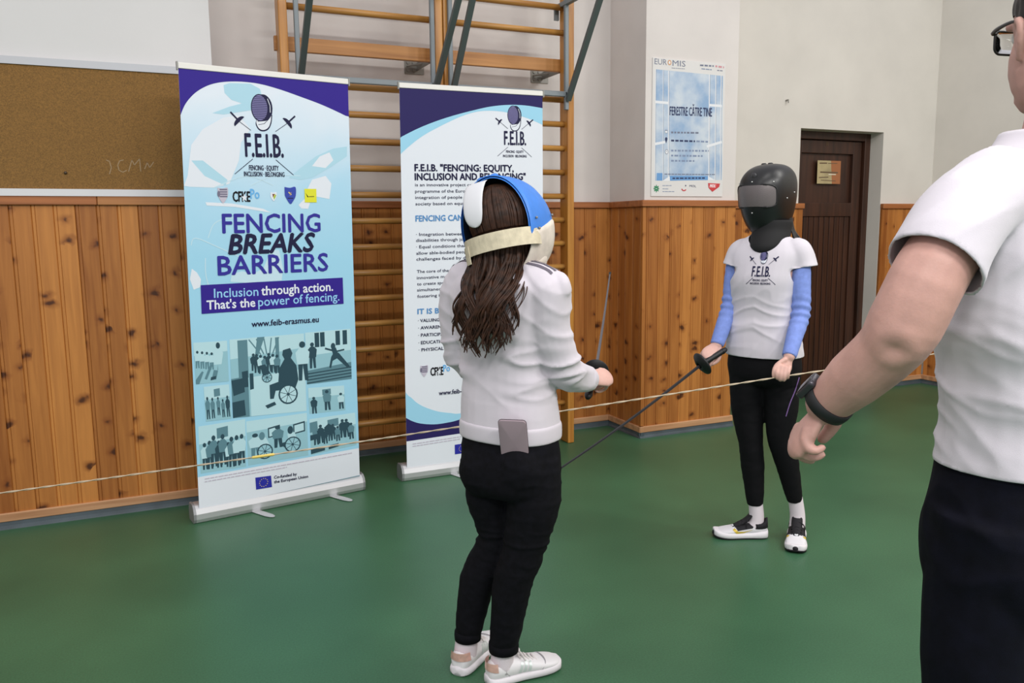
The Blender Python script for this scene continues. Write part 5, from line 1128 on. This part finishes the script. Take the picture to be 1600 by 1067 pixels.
# blue long sleeves
for nm, (a_, e_, w_) in (('r',(sr2,er2,wr2)),('l',(sl2,el2,wl2))):
    b = MB(); b.tube([T(Vector(a_).lerp(Vector(e_),.2),.040),T(Vector(a_).lerp(Vector(e_),.5),.040),T(e_,.0375),T(Vector(e_).lerp(Vector(w_),.55),.033),T(w_,.028)], 18, dome=False)
    ev = Vector(e_); ax = (Vector(w_)-Vector(a_)).normalized()
    def sl_fold(co, n, ev=ev, ax=ax):
        s = (co-ev).dot(ax); return .0035*math.exp(-(s/.05)**2)*math.sin(s*190)+.0012*nz(co, 20, 20, 40)
    organic('sleeve', b, BLUEK, P2_, .005, 3, sl_fold)
# T-shirt
b = MB(); b.loft(smooth_rings([ring(G, c, x, y) for c, x, y in [((2.3588, 2.6521, 0.7882),.160,.122),((2.3593, 2.655, 0.8371),.160,.122),((2.3554, 2.6574, 0.8998),.152,.114),((2.3548, 2.6611, 0.9944),.136,.104),((2.3567, 2.6629, 1.0697),.137,.110),((2.3585, 2.6641, 1.1339),.146,.120),((2.361, 2.6656, 1.1872),.150,.112),((2.3665, 2.6669, 1.2482),.156,.096),((2.3706, 2.666, 1.2906),.128,.074),((2.374, 2.6675, 1.3249),.072,.060),((2.3743, 2.6692, 1.3513),.058,.056)]], 3))
for s, L_ in ((1,[(2.3299, 2.7355, 1.2636),(2.3063, 2.7555, 1.2529),(2.2839, 2.7633, 1.2019),(2.2718, 2.7638, 1.1697)]),(-1,[(2.4179, 2.5752, 1.27),(2.4284, 2.546, 1.2548),(2.4381, 2.5287, 1.2059),(2.4387, 2.5166, 1.1649)])):
    b.tube([T(p, r) for p, r in zip(L_, (.048,.051,.050,.053))], 18, dome=False)
b.ball(Vector((2.3557, 2.6646, 1.1286))+G.f*.052, .125, .066, .075, G.r, G.f, (0,0,1))
cl_r, cl_l = Vector((2.2788, 2.7652, 1.1993)), Vector((2.4405, 2.5234, 1.193))
def tcut(c):
    x, y, z = G.inv(c); x0_, y0_, _ = G.inv(Vector((2.374, 2.6675, 1.3249)))
    # scoop neck
    dx, dz = (x-x0_)/.072, (z-(zn))/.072
    if y > y0_-.03 and dx*dx+dz*dz < 1: return True
    if y <= y0_-.03 and (dx/.9)**2+((z-zn)/.03)**2 < 1: return True
    return z > zn+.03
zn = (2.32, 2.6075, 1.3386)[2]; zt = (2.2691, 2.552, 0.8257)[2]-.004
def tee_fold(co, n):
    x, y, z = G.inv(co); x0_, y0_, _ = G.inv(TOR2[3][0]); dx = x-x0_
    d = .0025*nz(co, 8, 8, 8, 2)
    zw = math.exp(-((z-.97)/.10)**2); q = Vector((co.x, co.y, z+.3*abs(dx)+.03*nz(co,6,6,6)))
    d += zw*.0065*(ridge(q, 4, 4, 17, 3, 2.2)-.33)
    q2 = Vector((co.x, co.y, z*.8+.9*dx)); d += (1-zw)*.0035*(ridge(q2, 7, 7, 10, 6, 2.2)-.33)
    return d
TS2 = organic('t_shirt', b, WHITEC, P2_, .0052, 12, tee_fold, tcut, .003, [(cl_r, G.r*.12-V(0,0,.9), .085, lambda p: G.inv(p)[0]-G.inv(cl_r)[0] > -.040), (cl_l, -G.r*.12-V(0,0,.9), .085, lambda p: G.inv(p)[0]-G.inv(cl_l)[0] < .040), ((0,0,zt), (0,0,-1), 99, None)])
# print on the chest
dg = bpy.context.evaluated_depsgraph_get(); bv2 = BVHTree.FromObject(TS2.evaluated_get(dg), dg)
chest = Vector((2.2326, 2.5683, 1.1871))
def chest_place(u, v, l):
    o_ = chest+G.r*(-u)*1.0-V(0,0,1)*v+G.f*.3
    h, nn, _, _ = bv2.ray_cast(o_, -G.f)
    return (h if h else chest+G.r*(-u)-V(0,0,1)*v)+G.f*(.0016+l)
sh = Sheet(chest_place); sh.k = 1
emblem(sh, (0,-.052), .019)
PALE_ = PALE
foil_icon(sh, (-.056,-.050), (-.043,-.037), (-.024,-.018), .0022, INK); foil_icon(sh, (.060,-.050), (.046,-.037), (.026,-.018), .0022, INK)
sh.text('F.E.I.B.', (-.036,.030), (.036,.030), .040, INK, bold=.0008)
sh.line([(-.030,.036),(-.058,.062)], .0022, INK); sh.line([(.030,.036),(.058,.062)], .0022, INK)
sh.text('FENCING \u00b7 EQUITY', (-.030,.049), (.030,.049), .0075, INK, bold=.0003); sh.text('INCLUSION \u00b7 BELONGING', (-.040,.062), (.040,.062), .0075, INK, bold=.0003)
sh.build('chest_print', TS2)
# black mask
M2 = MB(); rows = []
NZ = [(-.165,.052,-.055,.075),(-.15,.066,-.075,.098),(-.12,.085,-.098,.118),(-.08,.100,-.112,.135),(-.03,.110,-.122,.146),(.02,.114,-.128,.148),(.06,.112,-.126,.140),(.09,.103,-.116,.122),(.115,.084,-.095,.094),(.13,.058,-.066,.060),(.137,.025,-.03,.026)]
for z, wx_, y0_, y1_ in NZ:
    row = []
    for j in range(48):
        t = 2*math.pi*j/48; e = 2.35; c, s = math.cos(t), math.sin(t)
        row.append(GH(math.copysign(abs(c)**(2/e), c)*wx_*.91, ((y0_+y1_)/2+math.copysign(abs(s)**(2/e), s)*(y1_-y0_)/2)*.95, z*.95))
    rows.append(row)
M2.loft(smooth_rings(rows, 3)); MK2 = M2.build('fencing_mask', MASKK, P2_, True)
dg = bpy.context.evaluated_depsgraph_get(); bvm = BVHTree.FromObject(MK2.evaluated_get(dg), dg)
def on_mask(a, z, off=.002):
    """a = angle from the front in degrees (positive towards the right hand side)"""
    d = (GH.r*math.sin(R(a))+GH.f*math.cos(R(a))); o_ = GH(0,0,z)+d*.4; h, nn, _, _ = bvm.ray_cast(o_, -d)
    return h+nn*off
MESH = bpy.data.materials.new('visor_mesh'); MESH.use_nodes = True
_n = MESH.node_tree; _b = _n.nodes['Principled BSDF']; _ck = _n.nodes.new('ShaderNodeTexChecker'); _tc = _n.nodes.new('ShaderNodeTexCoord'); _ck.inputs['Scale'].default_value = 520; _ck.inputs[1].default_value = rgb(128,120,120); _ck.inputs[2].default_value = rgb(96,90,90)
_n.links.new(_tc.outputs['Object'], _ck.inputs[0]); _n.links.new(_ck.outputs[0], _b.inputs['Base Color']); _b.inputs['Metallic'].default_value = .35; _b.inputs['Roughness'].default_value = .45
def vis_pt(u, v, off):   # u -1..1 across, v -1..1 up, rounded rectangle
    return on_mask(u*43, .006+v*.042+(-.005*(1-v)*abs(u)**2), off)
b = MB(); g = [[None]*17 for _ in range(13)]
for i in range(13):
    for j in range(17):
        v = -1+2*i/12; u = -1+2*j/16; k = 1-.13*max(0,abs(v)-.45)/.55; g[i][j] = vis_pt(u*k, v*(1-.06*u*u), .0022)
b.add([p for r_ in g for p in r_], [(i*17+j, i*17+j+1, (i+1)*17+j+1, (i+1)*17+j) for i in range(12) for j in range(16)]); b.build('visor', MESH, MK2, True)
b = MB(); pts = []
for x, y in rrect(1.0,1.03,.5,6): pts.append(vis_pt(x, y, .002))
pts.append(pts[0]); b.tube([T(p,.0034) for p in pts], 6, dome=False); b.build('visor_rim', FOILK, MK2, True)
for a, z in ((0,.062),(38,.058),(-38,.058),(0,-.062),(70,-.01),(-70,-.01),(-100,.01)):
    MB().ball(on_mask(a, z, .0005), .0035, .0035, .0035, n=10).build('rivet', mat('rivet_chrome', (206,206,204), .3, .7), MK2, True)
b = MB(); q = on_mask(0,.085,.002); b.ball(q, .013,.004,.013, GH.r, GH.f, GH.u, 14); b.build('brow_badge', mat('badge_grey', (70,70,72), .3, .4), MK2, True)
for a in (0,-50): MB().ball(GH(a*-.0006+.0, -.01, .1305), .012, .010, .006, GH.r, GH.f, GH.u, 10).build('crown_clip', MASKK, MK2, True)
BH = Frame(GH.o-G.r*.022+V(0,0,.024), 243); b = MB(); rows = []
for z, wx_, y0_, y1_ in ((-.125,.074,-.07,.096),(-.135,.078,-.082,.098),(-.165,.076,-.072,.102),(-.19,.078,-.06,.118),(-.215,.076,-.04,.132),(-.232,.062,.02,.138),(-.248,.042,.06,.137),(-.256,.02,.09,.132)):
    rows.append([BH(wx_*math.cos(t), (y0_+y1_)/2+(y1_-y0_)/2*math.sin(t), z) for t in [2*math.pi*j/32 for j in range(32)]])
b.loft(smooth_rings(rows, 3)); b.build('bib', BIBK, MK2, True)
HB2 = {-1: MB(), 1: MB()}; rr = random.Random(9)
for i in range(46):
    s = rr.choice((-1,-1,1)); b = HB2[s]; a = rr.uniform(.2,1.5); x0_, y0_ = s*(.05+.03*math.sin(a)), -.06*math.cos(a)-.01
    L_ = rr.uniform(.05,.105); b.tube([T(GH(x0_,y0_,-.09),.004), T(GH(x0_*1.1,y0_*1.1,-.14),.0038), T(GH(x0_*1.35+rr.uniform(-.008,.008),y0_*1.3,-.155-L_*.5),.0028), T(GH(x0_*1.6+rr.uniform(-.012,.012),y0_*1.5,-.165-L_*.55),.0012)], 5)
for s in (-1,1): HB2[s].build('hair', HAIRD, P2_, True)
foil('black fencing foil pointing down in the hand of the person in the black mask', grip_a, grip_b, (1.3521, 2.7517, 0.3803), .050, FOILB, .0055, FOILK)

# rope
ra, rb_, rc = Vector((2.2402, 2.4295, 0.7715)), Vector((-0.5464, 3.4213, 0.4163)), Vector((3.0776, 2.4073, 0.8047))
b = MB(); ext = rb_+(rb_-ra).normalized()*.6
rp = []
n_ = 160
for i in range(n_+1):
    t = i/n_; p = ext.lerp(ra, t); p = p+V(0,0,-.012*math.sin(math.pi*t)); rp.append(p)
dr = (rc-ra).normalized()
for i in range(1, 60): rp.append(ra+dr*(i*.03))
for k in range(2):
    pts = []
    n2 = len(rp)
    for i, p in enumerate(rp):
        a = i*1.1+k*math.pi; pts.append(T(p+V(0,0,1)*(.0016*math.cos(a))+fw*(.0016*math.sin(a)), .0022))
    b.tube(pts, 5)
rope = tag(b.build('rope', mat('jute_rope', (196,180,156), .9, bump=.4, bscale=800), None, True), 'thin beige cord stretched across the hall in front of the banners', 'rope')
tt = None
for p0, p1 in zip(rp, rp[1:]):
    pass
ct = min(rp, key=lambda p: (p-Vector((0.3719, 3.1127, 0.5153))).length); dt = (ra-ext).normalized()
MB().tube([T(ct-dt*.038,.0055), T(ct+dt*.038,.0055)], 10).build('yellow_tape', mat('yellow_tape', (232,206,110), .5), rope, True)

# ------------------------------------------------------------------ man at the right edge
K = Frame((0,0,0), -8)
KH = Frame((1.4354, 0.9126, 1.6627), 26, roll=0, pitch=-2)
TOR3 = [((1.3782, 0.8817, 0.8572),.140,.105),((1.3753, 0.8834, 0.9326),.140,.10),((1.3786, 0.8872, 1.0398),.138,.098),((1.3767, 0.8907, 1.1293),.145,.10),((1.3753, 0.8954, 1.2283),.150,.10),((1.3803, 0.8937, 1.3044),.152,.094),((1.3852, 0.8974, 1.3795),.140,.076),((1.3859, 0.898, 1.422),.10,.06),((1.3953, 0.901, 1.491),.06,.06)]
b = MB(); b.loft(smooth_rings([ring(K, c, x, y) for c, x, y in TOR3], 3))
b.tube([T((1.3997, 0.8934, 1.4537),.058), T((1.4247, 0.8967, 1.5492),.056), T((1.4363, 0.9045, 1.6343),.055)], 26)
head_shape(b, KH, 1.06)
ARM = [(1.1513, 0.8618, 1.3643),(1.0721, 0.8525, 1.2888),(1.0439, 0.8699, 1.2105),(1.0413, 0.8976, 1.1668),(1.0314, 0.9492, 1.1136),(1.0239, 0.9999, 1.0611)]
b.tube([T(p, r) for p, r in zip(ARM, (.050,.054,.0545,.049,.046,.034))], 22)
b.ball((1.0412, 0.873, 1.1868), .036, .036, .036)
hv = Vector((0.9945, 1.0299, 0.9901))-Vector(ARM[5])
f_, u_ = hand_axes(hv, -rt*.9-fw*.28+V(0,0,.25)); ax_ = Axes(f_.cross(u_), f_, u_)
vr_ = (Vector(ARM[5])-Vector((0,0,1.36))).normalized(); rp_ = (vr_-f_*vr_.dot(f_)).normalized(); up_ = rp_.cross(f_); u_ = up_*math.cos(R(24))-rp_*math.sin(R(24)); ax_ = Axes(f_.cross(u_), f_, u_)
hand(b, ARM[5], ax_, None, None, .98)
for q, rr_ in (([(1.022, 1.0539, 1.0108),(1.0161, 1.0589, 0.9897),(1.0193, 1.0567, 0.9702),(1.0278, 1.0466, 0.9579),(1.0365, 1.0388, 0.9542)],.0098), ([(1.0109, 1.0422, 1.0101),(1.0025, 1.043, 0.9905),(1.0059, 1.0365, 0.9724),(1.0146, 1.0257, 0.9638),(1.0226, 1.0193, 0.9668)],.0098), ([(1.0002, 1.0253, 1.0129),(0.9925, 1.0237, 0.9941),(0.9947, 1.0147, 0.9782),(1.0059, 1.0055, 0.9724),(1.02, 0.9998, 0.9766)],.0092), ([(0.9937, 1.0072, 1.02),(0.9858, 1.0039, 1.0041),(0.9863, 0.9951, 0.9919),(0.9953, 0.9885, 0.9891),(1.0068, 0.9862, 0.9937)],.0082)):
    b.tube([T(p, rr_*k) for p, k in zip(q, (1.15,1.05,1,.95,.8))], 12)
b.tube([T((1.0409, 1.0079, 1.0545),.018), T((1.0651, 1.0161, 1.0347),.0145), T((1.0643, 1.0242, 1.0127),.0125), T((1.0526, 1.0318, 0.9918),.0098)], 12)
# other arm hangs on the far side
_sc = Vector(TOR3[6][0]); R0 = _sc+K.r*.165+V(0,0,-.005); R1 = R0+K.r*.035+K.f*.02+V(0,0,-.285); R2 = R1+K.f*.07+K.r*.005+V(0,0,-.245)
b.tube([T(R0,.054), T(R1,.046), T(R2,.031)], 22)
hv = V(0,.25,-1); f_, u_ = hand_axes(hv, K.r); hand(b, R2, Axes(f_.cross(u_)*-1, f_, u_), ((20,30,20),)*4, ((.05,.065,-.01),(.048,.09,-.014)), 1.05)
kc = Vector(TOR3[0][0])
LEG3 = []
for s in (-1,1):
    hp_ = kc+K.r*(s*.09)+V(0,0,.02); LEG3.append([hp_, V(hp_.x,hp_.y,.68)+K.f*.01, V(hp_.x,hp_.y,.50)+K.f*.012, V(hp_.x,hp_.y,.32)-K.f*.01, V(hp_.x,hp_.y,.10)-K.f*.03])
for L_ in LEG3:
    b.tube([T(p, r) for p, r in zip(L_, (.082,.07,.056,.052,.036))], 16); fa = Frame((L_[4].x,L_[4].y,0), -8); b.tube([T(L_[4],.035), T(fa(0,.02,.06),.034), T(fa(0,.14,.035),.03), T(fa(0,.20,.03),.024)], 12)
dimple = Vector((1.0073, 0.8538, 1.1788))
def man_skin(co, n):
    k = (co-dimple).length; return -.007*math.exp(-(k/.011)**2)+.0025*math.exp(-((k-.026)/.012)**2)
P3_ = organic('person', b, SKINM, None, .0036, 3, man_skin)
tag(P3_, 'person in glasses, white T-shirt and dark trousers at the right edge of the photo', 'person')
face_parts(KH, P3_, 1.06)
# hair of the man
b = MB(); rows = []
rr = random.Random(4)
hs = 1.06
for i in range(9):
    z = -.03+.16*i/8; 
b.ball(KH(0,-.018*hs,.042*hs), .080*hs, .096*hs, .090*hs, KH.r, KH.f, KH.u, 28)
def hcut(c):
    x, y, z = KH.inv(c); return z < (.045+.10*(y+.01) if y > 0 else -.05+max(0,(y+.05))*1.9)
def hfold(co, n): return .004*nz(co, 60, 60, 25)
organic('hair', b, HAIRD, P3_, .005, 2, hfold, hcut)
# glasses
GB = mat('black_acetate', (26,28,26), .35)
b = MB(); sg = 1.06
def gp(x, y, z): return KH(x*sg, y*sg, z*sg)
for s in (-1,1):
    rim = []
    for x, z in rrect(.025,.019,.011,4): rim.append(T(gp(s*.034+x, .108-abs(s*.034+x)*.24, .022+z), .0022))
    rim.append(rim[0]); b.tube(rim, 6, dome=False)
    b.tube([T(gp(s*.058,.094,.036),.0030), T(gp(s*.066,.088,.036),.0036), T(gp(s*.076,.05,.035),.0034), T(gp(s*.082,-.005,.030),.0026), T(gp(s*.080,-.03,.012),.0022)], 6)
b.tube([T(gp(-.009,.106,.026),.002), T(gp(0,.110,.029),.002), T(gp(.009,.106,.026),.002)], 6)
GL = b.build('glasses', GB, P3_, True)
lens = bpy.data.materials.new('lens_glass'); lens.use_nodes = True; _b = lens.node_tree.nodes['Principled BSDF']; _b.inputs['Transmission Weight'].default_value = 1; _b.inputs['Roughness'].default_value = .02; _b.inputs['IOR'].default_value = 1.1
for s in (-1,1):
    b = MB(); b.loft([[gp(s*.034+x*.97, .108-abs(s*.034+x*.97)*.24+o, .022+z*.97) for x, z in rrect(.025,.019,.011,4)] for o in (-.0007,.0007)]); b.build('lens', lens, GL, True)
# wristwatch
wc = Vector(ARM[5]).lerp(Vector(ARM[4]), .12); wd_ = (Vector(ARM[5])-Vector(ARM[4])).normalized(); s_ = wd_.orthogonal().normalized(); t_ = wd_.cross(s_)
b = MB(); b.loft([[wc+wd_*o+(s_*math.cos(2*math.pi*j/36)+t_*math.sin(2*math.pi*j/36))*r_ for j in range(36)] for o, r_ in ((-.011,.0385),(-.010,.0405),(0,.0412),(.010,.0402),(.011,.038))], cap=False)
WT = b.build('wristwatch', mat('black_strap', (24,26,28), .6), P3_, True); sd = WT.modifiers.new('solid', 'SOLIDIFY'); sd.thickness = .003
od = -rt*.72+V(0,0,.62)+fw*.25; od = (od-wd_*od.dot(wd_)).normalized(); sd_ = wd_.cross(od)
b = MB(); cc = wc+od*.0425
b.loft([[cc+od*o+wd_*x*k+sd_*z*k for x, z in rrect(.021,.018,.007)] for o, k in ((-.006,.95),(-.004,1),(.004,1),(.006,.93))]); b.build('watch_case', mat('watch_case', (74,72,78), .3, .6), WT, True)
b = MB(); b.loft([[cc+od*o+wd_*x+sd_*z for x, z in rrect(.017,.0145,.005)] for o in (.0055,.0066)]); b.build('watch_face', mat('watch_glass', (20,22,28), .1), WT, True)
# trousers
b = MB(); b.loft(smooth_rings([ring(K, c, x, y) for c, x, y in [((1.3737, 0.8885, 0.9832),.155,.112),((1.3733, 0.8833, 0.904),.166,.128),((1.3747, 0.8813, 0.8227),.178,.142),((1.3747, 0.8791, 0.7645),.176,.142),((1.3682, 0.8817, 0.7049),.15,.12)]], 3))
for L_ in LEG3: b.tube([T(p, r) for p, r in zip(L_, (.105,.098,.085,.078,.066))], 20, dome=False)
def tr_fold(co, n): return .005*nz(co, 7, 7, 6)+.006*(ridge(co, 6, 6, 9, 3)-.33)
TR3 = organic('trousers', b, TROUS, P3_, .0065, 4, tr_fold)
for L_ in LEG3:
    fa = Frame((L_[4].x,L_[4].y,0), -8); b = MB(); b.loft(smooth_rings([[fa(w_*math.cos(t), y, z0+(z1-z0)*(.5+.5*math.sin(t))) for t in [2*math.pi*j/18 for j in range(18)]] for y, w_, z0, z1 in ((-.06,.02,.01,.06),(-.05,.036,.0,.09),(0,.04,.0,.10),(.08,.045,.0,.08),(.15,.05,.0,.06),(.21,.04,.0,.05),(.235,.015,.01,.03))], 3)); b.build('shoe', mat('dark_shoe', (30,30,34), .5), P3_, True)
# T-shirt
b = MB(); b.loft(smooth_rings([ring(K, c, x, y) for c, x, y in [((1.3748, 0.8813, 0.8812),.174,.134),((1.3756, 0.8816, 0.9215),.172,.130),((1.3791, 0.8834, 0.9723),.168,.126),((1.3797, 0.8857, 1.04),.166,.122),((1.3792, 0.8884, 1.1071),.170,.122),((1.3684, 0.8951, 1.1848),.182,.130),((1.3735, 0.8957, 1.2612),.186,.124),((1.3787, 0.8966, 1.3259),.188,.118),((1.3849, 0.8992, 1.3902),.178,.104),((1.3885, 0.9016, 1.4456),.150,.086),((1.3935, 0.902, 1.4921),.086,.076),((1.397, 0.9021, 1.5174),.070,.070)]], 3))
SLV = [(1.2638, 0.8806, 1.4197),(1.1728, 0.8666, 1.3868),(1.1108, 0.8572, 1.3386),(1.0769, 0.8514, 1.2954),(1.0668, 0.8506, 1.2747)]
b.tube([T(p, r) for p, r in zip(SLV, (.066,.068,.068,.069,.070))], 24, dome=False)
b.tube([T(Vector(R0).lerp(Vector(TOR3[6][0]),.35),.075), T(R0,.074), T(Vector(R0).lerp(Vector(R1),.6),.07)], 20, dome=False)
se = Vector(SLV[3])+(Vector(SLV[3])-Vector(SLV[1])).normalized()*.0; sdr = (Vector(SLV[3])-Vector(SLV[1])).normalized()
re_ = Vector(R0).lerp(Vector(R1),.55); rdr = (Vector(R1)-Vector(R0)).normalized()
zk = (1.204, 0.7809, 0.9532)[2]
def mcut(c):
    return c.z > (1.3968, 0.9017, 1.5142)[2]
def man_fold(co, n):
    x, y, z = K.inv(co); x0_, y0_, _ = K.inv(TOR3[3][0]); dx, dy = x-x0_, y-y0_
    sl = max(0, 1-(co-se).length/.16)
    d = .003*nz(co, 7, 7, 7, 3)
    q = Vector((co.x, co.y, z-.35*dy+.035*nz(co,5,5,5,6)))
    w_ = (1-sl)*math.exp(-((z-1.09)/.15)**2)
    d += w_*.011*(ridge(q, 3, 3, 12, 9, 2.0)-.33)+w_*.004*(ridge(q, 6, 6, 24, 4, 2.2)-.33)
    d += (1-sl)*.005*max(0, min(1,(z-1.18)/.1))*(ridge(Vector((co.x,co.y,z+dy)), 5, 5, 12, 2)-.33)
    d += sl*.0025*(ridge(co, 9, 9, 9, 2)-.33)
    return d
TS3 = organic('t_shirt', b, WHITEC, P3_, .0056, 5, man_fold, mcut, .003, [(se, sdr, .13, lambda p: K.inv(p)[0] < K.inv(TOR3[5][0])[0]-.06), (re_, rdr, .12, None), ((0,0,zk), (0,0,-1), 99, None)])
